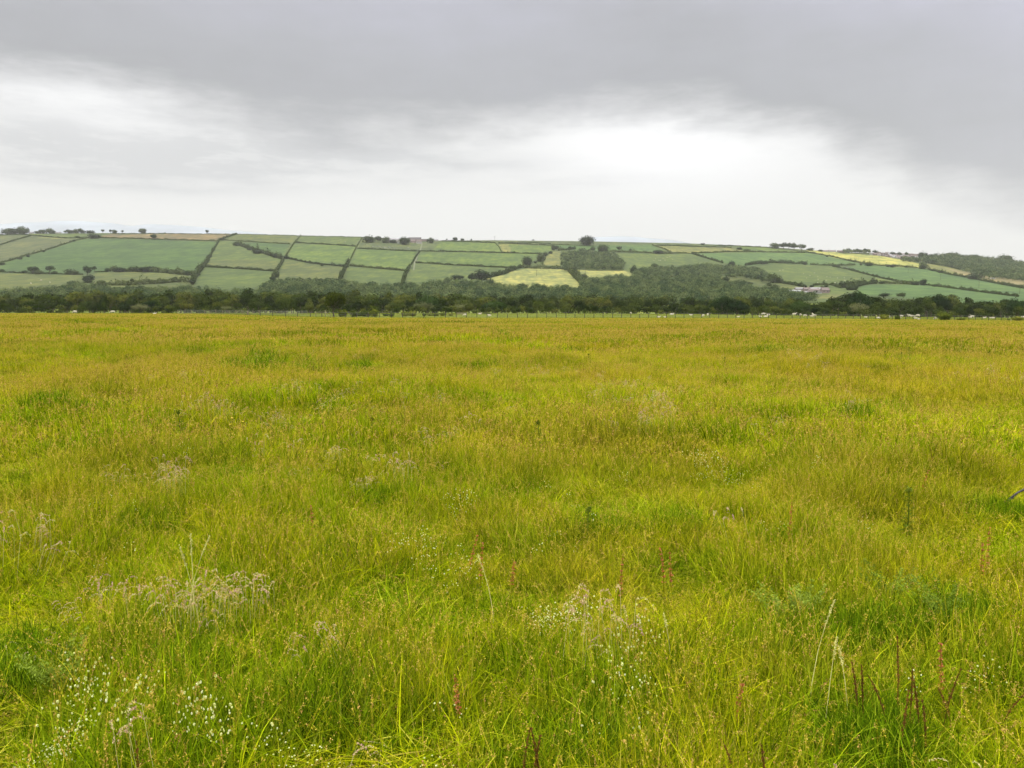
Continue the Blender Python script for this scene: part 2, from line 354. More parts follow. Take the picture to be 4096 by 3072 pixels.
# ragged, hand-drawn field edges
pxs = pxs + 1.2 * N1(V[:, 0], V[:, 1], .02); pys = pys + .5 * N2(V[:, 0], V[:, 1], .03)
G = {k: tuple(np.array(v) * (.47, .47, .33)) for k, v in G.items()}
Cc = np.tile(np.array(G['past']) * .8, (len(V), 1))
for k, P in FIELDS: Cc[inpoly(pxs, pys, P)] = G[k]
tag(link('hills', mesh('hills', V, grid_faces(len(rows), nu), [M['hills']], True, colattr=Cc)), kind='structure')
us2 = np.linspace(-.9, .9, 200); rows = []
for t, YD in ((0, 6000), (.4, 6600), (.75, 7300), (.93, 7800), (1, 8000), (.9, 8300), (0, 9000)):
    e = np.interp(us2, FU, FE) + .0006 * N1(us2, us2 * 0, 30)
    rows.append(np.stack([us2 * YD, np.full(200, YD), -60 + (60 + e * 8000) * t + 0 * us2], -1))
tag(link('distant_hills', mesh('distant_hills', np.array(rows).reshape(-1, 3), grid_faces(7, 200), [M['distant']], True)), kind='structure')

# ------------------------------------------------------------------ foliage builders
def cards(C, Nn, S, r, asp=1.0, jit=.5):
    """irregular leaf-clump quads at C facing roughly Nn"""
    n = len(C); Nn = Nn + r.normal(0, jit, (n, 3)); Nn /= np.linalg.norm(Nn, axis=1)[:, None] + 1e-9
    A = np.cross(Nn, r.normal(0, 1, (n, 3))); A /= np.linalg.norm(A, axis=1)[:, None] + 1e-9
    B = np.cross(Nn, A); S = np.asarray(S)[:, None] * np.ones((n, 1))
    q = [C + A * S * r.uniform(.35, .65, (n, 1)), C + B * S * asp * r.uniform(.35, .65, (n, 1)), C - A * S * r.uniform(.35, .65, (n, 1)), C - B * S * asp * r.uniform(.35, .65, (n, 1))]
    return np.stack(q, 1).reshape(-1, 3), np.arange(n * 4).reshape(-1, 4)
def crown_pts(r, W, H, z0, n, lobes=14, lr=.30, flat=1.0, low=.1, shape='round'):
    """points and normals over a lumpy crown of width W, height H standing from z0"""
    d = r.normal(0, 1, (lobes, 3)); d /= np.linalg.norm(d, axis=1)[:, None]
    d[:, 2] = np.where(d[:, 2] < -.35, -d[:, 2] * .6, d[:, 2]) if low > 0 else d[:, 2]
    k = r.uniform(.45, .78, (lobes, 1))
    c0 = d * k * np.array([W / 2, W / 2, H / 2]); rad = np.minimum(W, H) * lr * r.uniform(.7, 1.25, lobes)
    c0 = np.vstack([c0, [[0, 0, 0]]]); rad = np.append(rad, min(W, H) * .38)
    if shape == 'cone': c0[:, :2] *= (1.15 - (c0[:, 2:3] / H + .5) * .9); 
    if shape == 'dome': c0[:, 2] = c0[:, 2] * .9
    w = rad ** 2; li = r.choice(len(rad), n, p=w / w.sum())
    nn = r.normal(0, 1, (n, 3)); nn /= np.linalg.norm(nn, axis=1)[:, None]
    rr = rad[li] * np.where(r.random(n) < .8, r.uniform(.88, 1.06, n), r.uniform(.4, .9, n))
    P = c0[li] + nn * rr[:, None] * np.array([1, 1, .85 * flat])
    keep = P[:, 2] > -H / 2 * (1 - low) - .01
    P, nn = P[keep], nn[keep]
    og = P / np.array([W / 2, W / 2, H / 2]); og[:, 2] += .35; nn = nn * .7 + og * .75; nn /= np.linalg.norm(nn, axis=1)[:, None] + 1e-9
    P[:, 2] += z0 + H / 2
    return P, nn
def crown_mesh(name, seed, W, H, z0, n, s, mat, **kw):
    r = np.random.default_rng(seed); P, nn = crown_pts(r, W, H, z0, n, **kw)
    V, F = cards(P, nn, r.uniform(.6, 1.3, len(P)) * s, r, jit=.28)
    return mesh(name, V, F, [mat])
def trunk_mesh(name, seed, h, rad, spread, mat, limbs=5, lean=0.0):
    r = random.Random(seed); b = MB()
    P = [(0, 0, -.3), (r.uniform(-.1, .1) + lean * .3, r.uniform(-.1, .1), h * .35), (r.uniform(-.2, .2) + lean, r.uniform(-.2, .2), h * .75), (lean * 1.2, 0, h)]
    b.tube(P, [rad * 1.25, rad, rad * .65, rad * .2])
    for k in range(limbs):
        a = 2 * math.pi * k / limbs + r.uniform(-.4, .4); zb = h * r.uniform(.3, .6); q = spread * r.uniform(.6, 1)
        b.tube([(lean * .5, 0, zb), (math.cos(a) * q * .5, math.sin(a) * q * .5, zb + h * .18), (math.cos(a) * q, math.sin(a) * q, zb + h * .36)], [rad * .5, rad * .33, rad * .1], 5)
    return b.mesh(name, [mat], True)

# belt of wood just beyond the pasture: every tree a thing (crown, trunk)
NV = 9
beltv = []
for k in range(NV):
    H = 1.0
    sh = ['round', 'cone', 'round', 'dome', 'round', 'cone', 'dome', 'round', 'round'][k]
    cm = crown_mesh('crown', 100 + k, [8.6, 6.6, 9.6, 11, 7.6, 7.0, 12, 8.8, 8.2][k], [9.4, 11.3, 8.9, 8.6, 10.2, 10.8, 8.0, 9.0, 10.][k], [2.6, 1.4, 2.8, 2.2, 2.2, 1.6, 2.2, 2.6, 2.3][k], 1250, .62, M['wood'], lobes=[20, 26, 24, 30, 22, 24, 32, 16, 26][k], lr=[.22, .2, .2, .19, .2, .19, .2, .24, .18][k], shape=sh)
    tm = trunk_mesh('trunk', 200 + k, 9.5, .26, 2.8, M['bark'])
    beltv.append((cm, tm))     # total height about 12.5
BT = np.array([(-200, 1168), (0, 1163), (250, 1155), (650, 1154), (900, 1148), (1150, 1150), (1400, 1158), (1700, 1164), (2040, 1176), (2300, 1180), (2500, 1187), (2720, 1190), (2860, 1184), (2930, 1179), (3050, 1190), (3250, 1194), (3330, 1180), (3440, 1160), (3500, 1176), (3560, 1182), (3750, 1170), (3900, 1184), (4096, 1188), (4300, 1188)])
belt_labels = ['dark green broadleaf tree in the front row of the wood behind the pasture', 'tall tree in the middle rows of the wood behind the pasture', 'tall tree in the back row of the dark wood, its top against paler woodland']
gi = 0
def place_tree(variant, x, y, z, s, rz, label, group, cat='tree', zs=1.0, name='woodland_tree'):
    e = link(name, None, loc=(x, y, z), rz=rz, sc=(s, s, s * zs)); tag(e, label, cat, group)
    link('crown', variant[0], e); link('trunk', variant[1], e); return e
for rk, (Yk, sp, fr) in enumerate([(372, 8.2, .50), (405, 8.0, .68), (440, 8.6, .84), (490, 8.6, 1.0)]):
    u0, u1 = -.705, .705; X = u0 * Yk
    while X < u1 * Yk:
        y = Yk + random.uniform(-10, 10); z = float(gz(X, y)); px, pb = proj(X, y, z)
        top = float(np.interp(px, BT[:, 0], BT[:, 1])) + random.uniform(-9, 9)
        base = 1256.0
        ty = base + (top - base) * (fr * random.uniform(.85, 1.12) if rk < 3 else 1)
        ty = max(ty, top - 4)
        uu, ee = ue(px, ty); hgt = CAMH + ee * y - z
        hgt = max(hgt, 5.0)
        s = hgt / 12.4
        wide = random.uniform(1.0, 1.4)
        o = place_tree(beltv[random.randrange(NV)], X, y, z, s * wide, random.uniform(0, 6.28), belt_labels[0 if rk < 2 else 1 if rk == 2 else 2], ['front trees of the wood behind the pasture', 'front trees of the wood behind the pasture', 'middle trees of the wood behind the pasture', 'back trees of the wood behind the pasture'][rk], zs=1 / wide)
        X += sp * random.uniform(.7, 1.3) * 1
# singled-out dark domed trees in the belt
domeM = mat_foliage('oak_leaf', [(0, (.008, .020, .006)), (.4, (.016, .034, .008)), (.75, (.030, .055, .012)), (1, (.055, .085, .018))])
birchM = mat_foliage('willow_leaf', [(0, (.07, .08, .03)), (.5, (.11, .12, .045)), (1, (.15, .15, .06))])
dome = (crown_mesh('crown', 300, 15, 11, 1.0, 3200, .6, domeM, lobes=34, lr=.19, shape='dome'), trunk_mesh('trunk', 301, 9, .4, 4, M['bark']))
dome2 = (crown_mesh('crown', 305, 13, 11, .8, 3000, .6, domeM, lobes=40, lr=.16, shape='dome'), trunk_mesh('trunk', 306, 9, .4, 4, M['bark']))
willow = (crown_mesh('crown', 302, 13, 9, .8, 2600, .55, birchM, lobes=36, lr=.18, shape='dome'), trunk_mesh('trunk', 303, 7, .3, 3, M['bark']))
for v, px, top, Yd, wd, lab in [(dome, 1710, 1170, 392, 125, 'broad very dark domed oak rising over an olive bush left of the pen'), (willow, 1690, 1205, 362, 110, 'olive brown dome shaped tree just in front of a very dark oak'), (dome, 1980, 1196, 368, 120, 'very dark rounded tree behind the wooden hurdle'),
                            (willow, 1850, 1210, 380, 110, 'rust tinged olive tree between two very dark oaks'), (dome2, 2890, 1180, 385, 120, 'large black green oak standing above the wood edge, left of its twin'), (dome2, 2950, 1194, 366, 105, 'large black green oak in front of its taller twin'), (dome, 3200, 1196, 366, 95, 'dark green layered tree behind the standing sheep'),
                            (dome2, 3440, 1159, 410, 120, 'tallest dark oak of the wood, left of the round gorse bushes'), (willow, 3440, 1208, 366, 95, 'rounded grey olive tree below the tallest dark oak'), (dome, 3760, 1170, 420, 90, 'dark oak topping the wood above the widest gorse bush'), (dome, 4070, 1188, 400, 110, 'dark oak at the right end of the wood'),
                            (willow, 905, 1222, 352, 95, 'small olive tree behind the left posts of the old fence'), (willow, 560, 1213, 352, 80, 'dull olive tree at the wood edge near the lone pink sheep'), (dome2, 600, 1200, 372, 110, 'dark round oak in the wood above the grass edge at left')]:
    u, e = ue(px, top); X = u * Yd; z = float(gz(X, Yd)); h = CAMH + e * Yd - z; wv = {id(dome): 15, id(dome2): 13, id(willow): 13}[id(v)]; s = wd * Yd / FPX / wv
    hv = {id(dome): 12, id(dome2): 11.8, id(willow): 9.8}[id(v)]
    e_ = link('woodland_tree', None, loc=(X, Yd, z), rz=random.uniform(0, 6), sc=(s, s, h / hv)); tag(e_, lab, 'tree', None)
    link('crown', v[0], e_); link('trunk', v[1], e_)
# understorey along the wood edge
def mass(name, pts, label_kind, mat, n, s, W, H, r, wj=.3, z0f=.0):
    VV = []; T = []
    for (x, y, z) in pts:
        w = W * r.uniform(1 - wj, 1 + wj); h = H * r.uniform(1 - wj, 1 + wj)
        P, nn = crown_pts(r, w, h, z0f, n, lobes=9, lr=.28)
        v, _ = cards(P + np.array([x, y, z]), nn, r.uniform(.6, 1.3, len(P)) * s, r, jit=.15)
        VV.append(v); T.append(np.full(len(v), r.uniform(0, 1)))
    V = np.concatenate(VV); T = np.concatenate(T)
    return tag(link(name, mesh(name, V, np.arange(len(V)).reshape(-1, 4), [mat], attrs={'tint': T})), kind='stuff', label=label_kind, cat='woodland')
r = np.random.default_rng(55)
P = []
for X in np.arange(-262, 262, 3.6):
    y = 349 + r.uniform(-5, 6); P.append((X + r.uniform(-1, 1), y, float(gz(X, y)) - 1.0 * r.uniform(0, 1)))
mass('undergrowth', P, 'low scrub along the foot of the wood behind the pasture', M['woodmassdark'], 150, .5, 5.0, 4.0, r)

# far woods: masses
def scatter(poly, spacing, r, jitter=.45, ymin=None):
    poly = np.array(poly); x0, x1 = poly[:, 0].min(), poly[:, 0].max(); y0, y1 = poly[:, 1].min(), poly[:, 1].max()
    A = hillpt(x0, y1); B = hillpt(x1, y0)
    Ya, Yb = A[1], max(B[1], hillpt(x0, y0)[1]); out = []
    u0, u1 = ue(x0, y1)[0], ue(x1, y0)[0]
    Y = Ya
    while Y <= Yb + 1:
        xs = np.arange(u0 * Y, u1 * Y + spacing, spacing) + r.uniform(-1, 1) * spacing / 2
        for X in xs:
            xx, yy = X + r.normal(0, jitter) * spacing * .6, Y + r.normal(0, jitter) * spacing * .6
            z = float(gz(xx, yy)); p, q = proj(xx, yy, z); out.append((xx, yy, z, p, q))
        Y += spacing
    o = np.array(out); k = inpoly(o[:, 3], o[:, 4], [tuple(p) for p in poly]); return [tuple(v[:3]) for v in o[k]]
WP = cs(1, [(-150, 1010), (0, 985), (400, 955), (860, 925), (930, 880), (1040, 890), (1200, 900), (1260, 930), (1700, 930), (2212, 945)]) + cs(2, [(250, 905), (350, 940), (740, 985), (1150, 965), (1200, 915), (1400, 870), (1900, 872), (2212, 890)]) + \
     cs(3, [(0, 890), (450, 920), (700, 935), (850, 915), (1000, 930), (1350, 870), (1620, 890), (1900, 895), (2212, 970)]) + cs(4, [(60, 955), (300, 940), (700, 965), (900, 975), (900, 830), (1000, 850), (1200, 815), (1350, 800), (1580, 800), (1540, 730), (1700, 690), (2212, 680)]) + \
     cs(5, [(0, 680), (300, 645), (550, 665), (500, 800), (550, 900), (840, 900), (920, 960), (1130, 975), (1400, 1020), (1500, 1040), (1700, 1060), (1700, 1120)]) + [(2720, 1215), (-150, 1215)]
WP = [(a, b + (5 if b < 1200 else 0) + (10 if a < 1300 and b < 1200 else 0)) for a, b in WP]
r = np.random.default_rng(5)
pts = scatter(WP, 9.2, r)
near = [p for p in pts if p[1] < 1000]; farp = [p for p in pts if p[1] >= 1000]
dipf = []
# fill of the gentle dip behind the belt
for Y in np.arange(520, 705, 9):
    for X in np.arange(-.72 * Y, .72 * Y, 9):
        if X / Y > .36 and Y > 600: continue
        xx, yy = X + r.uniform(-4, 4), Y + r.uniform(-4, 4); dipf.append((xx, yy, float(gz(xx, yy)) - (2.5 if X / Y > .2 else 0)))
mass('wood_interior', [p for p in dipf if p[1] < 640], 'dark inner tree tops of the wood behind the pasture', M['woodmassdark'], 130, .95, 8.0, 9.5, r, wj=.38)
near += [p for p in dipf if p[1] >= 640]
mass('woodland', near, 'tree tops filling the valley foot between the dark wood and the fields', M['woodmass'], 170, .95, 10.0, 8.5, r, wj=.42)
mass('hillside_woodland', farp, 'grey green wood climbing the lower hillside right of centre', M['woodmass'], 150, 1.1, 11, 9.5, r, wj=.42)
def wood(name, poly, lab, sp=9.5, W=11, H=11, n=70):
    r_ = np.random.default_rng(len(poly) * 7 + int(poly[0][0]) % 50 + 1); mass(name, scatter(poly, sp, r_), lab, M['woodmass'], n, 1.7, W, H, r_)
wood('copse', cs(4, [(650, 520), (830, 490), (1000, 500), (1300, 510), (1440, 640), (1445, 712), (1050, 706), (830, 700), (700, 720), (650, 660)]), 'dense square copse in the middle of the hillside above the yellow field')
wood('shaw', cs(5, [(560, 680), (850, 710), (1060, 765), (1240, 850), (1300, 860), (1080, 868), (860, 820), (560, 800)]), 'dark tongue of trees sloping down to the right of the hillside wood')
wood('hanger_wood', cs(6, [(640, 600), (700, 565), (800, 580), (940, 560), (1000, 545), (1250, 530), (1700, 560), (2300, 640), (2300, 860), (1800, 815), (1600, 760), (1300, 675), (1000, 620)]), 'long hazy wood along the crest at right of the village', 11, 14, 13)
wood('ridge_wood', cs(1, [(20, 248), (360, 240), (360, 228), (30, 236)]) , 'dark clump of trees on the skyline at far left', 7, 12, 15)
wood('slope_wood', cs(2, [(1180, 960), (1200, 900), (1400, 850), (1900, 850), (2212, 860), (2212, 960)]), 'grey brown wood at the foot of the two middle fields', 6.5, 7.5, 6.5)
wood('village_trees', cs(5, [(2050, 480), (2212, 482), (2212, 492), (2050, 490)]) + cs(6, [(0, 485), (260, 495), (260, 480), (0, 470)]), 'hazy trees on the skyline between the houses and the yellow field', 7, 8, 11)

# ------------------------------------------------------------------ hedges on the hillside
def hedge(poly, w, h, lab, bush=.35, seed=0, cat='hedge', name='hedge'):
    r = np.random.default_rng(seed + 900); P = np.array(poly, float); h *= .8; w *= .8
    if abs(P[-1, 1] - P[0, 1]) > .8 * abs(P[-1, 0] - P[0, 0]): w *= .5; h *= .62; bush *= 1.5
    seg = np.hypot(*np.diff(P, axis=0).T); L = np.concatenate([[0], np.cumsum(seg)])
    dense = np.linspace(0, L[-1], max(4, int(L[-1] / 2))); px = np.interp(dense, L, P[:, 0]); py = np.interp(dense, L, P[:, 1])
    W = np.array([hillpt(a, b) for a, b in zip(px, py)])
    d = np.hypot(*np.diff(W[:, :2], axis=0).T); LL = np.concatenate([[0], np.cumsum(d)]); n = max(3, int(LL[-1] / max(1.3, w * .6)))
    q = np.linspace(0, LL[-1], n); X = np.interp(q, LL, W[:, 0]) + r.normal(0, .25, n); Y = np.interp(q, LL, W[:, 1]) + r.normal(0, .25, n); Z = gz(X, Y)
    hv = h * (1 + bush * np.abs(r.normal(0, .7, n)) * (r.random(n) < .5)) * r.uniform(.85, 1.15, n)
    hv *= 1 + .35 * np.sin(q / 23. + seed) * np.sin(q / 9.1 + 2 * seed) + .2 * np.sin(q / 4.3)
    org = np.array([X[0], Y[0], Z[0]]); VV = []
    m = 46
    # lumpy bodies along the line made of leaf-clump faces
    for k in range(n):
        cc = np.array([X[k], Y[k], Z[k] + hv[k] * .45]); nn = r.normal(0, 1, (m, 3)); nn /= np.linalg.norm(nn, axis=1)[:, None]
        PP = cc + nn * np.array([w * .75, w * .75, hv[k] * .6]); PP[:, 2] = np.maximum(PP[:, 2], Z[k] - .2)
        v, _ = cards(PP - org, nn, r.uniform(.5, 1.0, m) * max(w * .6, .9), r, jit=.35); VV.append(v)
    V = np.concatenate(VV)
    o = link(name, mesh(name, V, np.arange(len(V)).reshape(-1, 4), [M['hedge']]), loc=tuple(org)); tag(o, lab, cat, 'hedges dividing the hillside fields'); return o
HG = [
 (cs(1, [(0, 380), (240, 305), (400, 264)]), 3, 3, 'short slanting hedge above the grey striped field at far left', .3),
 (cs(1, [(0, 258), (250, 246), (440, 264), (820, 294), (1060, 292)]), 3, 2.6, 'hedge winding under the skyline above the grey striped field', .3),
 (cs(1, [(0, 606), (140, 575), (350, 508), (550, 458), (740, 395), (940, 328), (1080, 298)]), 2.6, 2.8, 'gappy hedge slanting between grey striped field and big emerald field', .9),
 (cs(1, [(1080, 290), (1500, 294), (2212, 318)]) + cs(2, [(0, 316), (610, 332)]), 3, 3.4, 'long dark hedge along the lower edge of the brown ploughed field', .4),
 (cs(1, [(1400, 238), (2212, 236)]) + cs(2, [(0, 239), (830, 244)]), 2.2, 2, 'thin skyline hedge above the brown ploughed field', .3),
 (cs(1, [(0, 724), (300, 738), (740, 748), (1040, 758)]), 2.0, 2.2, 'low hedge under the left half of the big emerald field', .6),
 (cs(1, [(1200, 724), (1330, 722)]), 2.0, 2.2, 'stub of low hedge right of the bare topped trees', .2),
 (cs(1, [(1400, 716), (1700, 716), (2030, 728), (2212, 740)]) + cs(2, [(0, 742), (290, 766)]), 6, 7.5, 'tall overgrown hedge under the right half of the big emerald field', .5),
 (cs(1, [(1230, 892), (1600, 890), (2000, 868), (2212, 850)]) + cs(2, [(0, 850), (250, 852)]), 5, 6.5, 'bushy hedge curving above the lowest left pasture', .6),
 (cs(2, [(625, 322), (560, 430), (500, 540)]), 4.5, 5, 'upper shrubby hedge running downhill at right of the emerald field', 1.2),
 (cs(2, [(490, 570), (430, 650), (340, 760), (280, 880)]), 8, 9, 'lower line of grey bushes running downhill at right of the emerald field', .7),
 (cs(2, [(450, 658), (900, 684), (1340, 714)]), 3.4, 4, 'straight dark hedge across the left middle pasture', .3),
 (cs(2, [(820, 380), (880, 385), (1000, 430), (1250, 506), (1410, 558)]), 6, 8, 'thick line of bushes slanting down across the left middle pasture', .5),
 (cs(2, [(670, 318), (1200, 352), (1510, 369)]), 2.8, 3.2, 'hedge under the first strip field below the skyline', .3),
 (cs(2, [(1655, 260), (1560, 370), (1480, 500), (1440, 555)]), 4, 3.6, 'upper part of the downhill hedge with pale blossom left of centre', .8),
 (cs(2, [(1430, 580), (1350, 715), (1290, 830)]), 7, 8, 'lower bushy part of the downhill hedge left of centre', .5),
 (cs(2, [(830, 242), (1640, 262)]), 1.8, 1.8, 'thin skyline hedge between two downhill hedges', .2),
 (cs(2, [(1660, 266), (2212, 276)]) + cs(3, [(0, 275), (280, 282)]), 1.8, 1.8, 'thin skyline hedge left of the hilltop farm trees', .2),
 (cs(2, [(840, 243), (740, 275), (625, 318)]), 4, 4, 'hedge dropping from the skyline at the right end of the ploughed field', .5),
 (cs(2, [(1570, 350), (2212, 389)]) + cs(3, [(0, 384), (195, 399)]), 3, 3.4, 'hedge between the strip with cattle dots and the bright field below', .3),
 (cs(2, [(1470, 535), (1520, 560), (1800, 616), (2212, 655)]) + cs(3, [(0, 645), (100, 660)]), 3.2, 3.6, 'sagging hedge across the second pair of middle fields', .35),
 (cs(3, [(280, 290), (200, 420), (120, 590)]), 4, 3, 'upper downhill hedge left of the cow field', .8),
 (cs(3, [(110, 600), (60, 690), (0, 830)]), 8, 8, 'lower downhill hedge of tall grey bushes below the cow field', .6),
 (cs(3, [(230, 425), (700, 449), (970, 460)]), 3.2, 3.4, 'hedge along the bottom of the cow field', .3),
 (cs(3, [(130, 645), (500, 680), (870, 712)]), 3.6, 4, 'dark hedge under the brightest green field', .3),
 (cs(3, [(1010, 460), (960, 530), (900, 630)]), 5, 3.5, 'pale rough hedge beside the downhill track under the farm', .6),
 (cs(3, [(880, 660), (830, 750), (790, 880)]), 8, 7, 'dense bushes at the lower end of the downhill track', .6),
 (cs(3, [(990, 458), (1600, 469), (2212, 484)]) + cs(4, [(0, 482), (370, 494)]), 3, 3.4, 'long level hedge running right from the farm track', .35),
 (cs(3, [(960, 604), (1400, 634), (2212, 675)]), 3.2, 3.8, 'second long hedge below the farm, ending at the yellow field corner', .35),
 (cs(3, [(1290, 330), (1960, 354)]), 3.4, 3.4, 'hedge under the skyline right of the farm', .25),
 (cs(3, [(1960, 355), (2010, 400), (2040, 465)]), 2.6, 2.4, 'short curved hedge dropping below the wind turbine', .3),
 (cs(3, [(2005, 357), (2212, 362)]) + cs(4, [(0, 362), (350, 378)]), 2.8, 3, 'skyline side hedge right of the wind turbine', .2),
 (cs(4, [(370, 380), (530, 386)]), 2.8, 3.4, 'short hedge stub left of the dark thicket near the crest', .2),
 (cs(4, [(0, 348), (300, 352), (510, 364)]), 2.2, 2.2, 'faint hedge just under the crest in the centre', .2),
 (cs(3, [(1860, 800), (2000, 765), (2100, 735), (2212, 690)]) + cs(4, [(0, 695), (170, 660)]), 5, 6, 'bushy hedge slanting up the left side of the large yellow field', .4),
 (cs(4, [(170, 672), (400, 678), (650, 682), (720, 696)]), 5, 6.5, 'thick hedge along the top of the large yellow field', .7),
 (cs(4, [(735, 700), (800, 770), (870, 840), (950, 915)]), 9, 11, 'line of tall trees down the right side of the large yellow field', .4),
 (cs(4, [(580, 378), (940, 387)]), 2.4, 2.4, 'low hedge left of the round skyline clump', .5),
 (cs(4, [(610, 450), (720, 445), (830, 432)]), 4, 6, 'bushy hedge above the left corner of the square copse', .7),
 (cs(4, [(880, 465), (1000, 462)]), 6, 8, 'short bushy hedge joining the top of the square copse', .5),
 (cs(4, [(1260, 464), (1630, 476), (1850, 488), (2060, 490)]), 3.6, 5, 'hedge running right from the top of the square copse', .6),
 (cs(4, [(1800, 382), (1950, 430), (2050, 480)]), 3, 2.8, 'curved hedge between emerald and pale fields right of centre', .3),
 (cs(4, [(1860, 387), (2212, 392)]) + cs(5, [(0, 394), (650, 414)]), 2.8, 2.8, 'hedge below the crest left of the beech clump', .25),
 (cs(5, [(490, 386), (700, 392), (1150, 415)]), 2.6, 2.6, 'skyline hedge left of the beech clump', .25),
 (cs(4, [(2070, 487), (2212, 485)]) + cs(5, [(130, 487), (650, 466), (1000, 468), (1580, 479)]), 3, 3.6, 'long hedge along the top of the wide emerald field', .35),
 (cs(5, [(150, 490), (380, 562), (540, 610)]), 3.6, 4, 'hedge slanting down to the hillside wood at left of the emerald field', .5),
 (cs(5, [(830, 640), (930, 625), (1150, 606), (1600, 620)]), 4.5, 6, 'bushy hedge along the bottom of the wide emerald field', .6),
 (cs(5, [(1650, 630), (1880, 642), (2212, 636)]), 3, 4, 'lighter right part of the hedge under the wide emerald field', .7),
 (cs(5, [(1590, 470), (1900, 522), (2212, 598)]), 2.6, 3.0, 'left half of the hedge under the yellow crop field', .5),
 (cs(6, [(0, 582), (300, 634), (860, 668)]), 3, 4, 'right half of the hedge under the yellow crop field', .9),
 (cs(5, [(1930, 652), (2212, 706)]) + cs(6, [(0, 694), (400, 798), (640, 845), (800, 862)]), 2.8, 3, 'long diagonal hedge across the green fields at right', .4),
 (cs(6, [(1000, 690), (1280, 758), (1510, 795), (1700, 835), (1900, 875), (2212, 930)]), 3, 4, 'hedge between the tan field and the wide green field at far right', .8),
 (cs(6, [(0, 950), (100, 905), (200, 878), (340, 868)]), 5, 7, 'bushy hedge rising from the dark oak at right', .5),
 (cs(6, [(390, 868), (540, 868), (870, 884)]), 3.6, 5, 'hedge left of the lone leaning tree at right', .6),
 (cs(6, [(980, 888), (1200, 915), (1700, 980), (2130, 1034)]), 3, 3, 'long hedge right of the lone leaning tree', .5),
 (cs(5, [(1240, 858), (1400, 880), (1570, 912)]), 4, 4.5, 'thick short hedge leading down to the hamlet', .3),
 (cs(5, [(1690, 890), (1900, 880), (2030, 925)]), 3, 3, 'scrubby hedge behind the hamlet roofs', .7),
 (cs(6, [(945, 602), (1200, 640), (1400, 690)]), 4, 5, 'hedge between the crest wood and the pale strip field', .5),
 (cs(5, [(2030, 920), (2100, 915), (2212, 945)]), 6, 9, 'clump of hedge trees right of the hamlet', .4),
]
for i, (pl, w, h, lab, b) in enumerate(HG): hedge(pl, w, h, lab, b, i)
# farm track running downhill
tr = cs(3, [(1040, 350), (1015, 450), (985, 500), (945, 600), (930, 700)]); TW = []
for a, b in tr:
    x, y, z = hillpt(a, b); TW.append((x, y))
TW = np.array(TW); q = np.linspace(0, 1, 60); tx = np.interp(q, np.linspace(0, 1, len(TW)), TW[:, 0]); ty = np.interp(q, np.linspace(0, 1, len(TW)), TW[:, 1])
V = []
for x, y in zip(tx, ty):
    for dx in (-1.5, 1.5): V.append((x + dx, y, float(gz(x + dx, y)) + .25))
M['track'] = plain('track_earth', (.11, .115, .065), .95, .3, .2)
tag(link('path', mesh('path', V, grid_faces(60, 2), [M['track']])), kind='structure')

# ------------------------------------------------------------------ hillside trees, one by one
round_v = [(crown_mesh('crown', 400 + k, 10, 8.5, 1.2, 1000, 1.05, M['hilltree'], lobes=16, lr=.33), trunk_mesh('trunk', 420 + k, 6, .35, 2, M['bark'], 4)) for k in range(4)]
open_v = [(crown_mesh('crown', 440 + k, 10, 7.6, 2.4, 480, .95, M['hilltree'], lobes=12, lr=.24), trunk_mesh('trunk', 450 + k, 8, .3, 3.6, M['bark'], 7)) for k in range(2)]
bush_v = [(crown_mesh('crown', 460 + k, 10, 9.2, -.3, 1000, 1.15, M['hilltree'], lobes=16, lr=.36, low=0), trunk_mesh('trunk', 470 + k, 5, .3, 2, M['bark'], 4)) for k in range(3)]
clump_v = [(crown_mesh('crown', 490, 10, 9.2, -.2, 3000, .62, M['hilltree'], lobes=46, lr=.26, low=0), trunk_mesh('trunk', 491, 5, .3, 2, M['bark'], 4))]
con_v = [(crown_mesh('crown', 480, 7, 9.5, .3, 330, .9, M['hilltree'], lobes=14, lr=.2, shape='cone'), trunk_mesh('trunk', 481, 8, .3, 1.5, M['bark'], 4))]
def htree(n, x, yb, w, h, lab, kind='bush', group=None):
    px, py = c(n, x, yb); X, Y, Z = hillpt(px, py); v = {'bush': bush_v, 'round': round_v, 'open': open_v, 'con': con_v, 'clump': clump_v}[kind]; v = v[random.randrange(len(v))]
    sx = (w / 3.16) * Y / FPX / (7 if kind == 'con' else 10); sz = (h / 3.16) * Y / FPX / (9.7 if kind in ('round', 'con') else 10 if kind == 'open' else 8.9)
    e = link('tree', None, loc=(X, Y, Z - .2), rz=random.uniform(0, 6.28), sc=(sx, sx, sz)); tag(e, lab, 'bush' if h < 42 and kind == 'bush' else 'tree', group)
    link('crown', v[0], e); link('trunk', v[1], e)
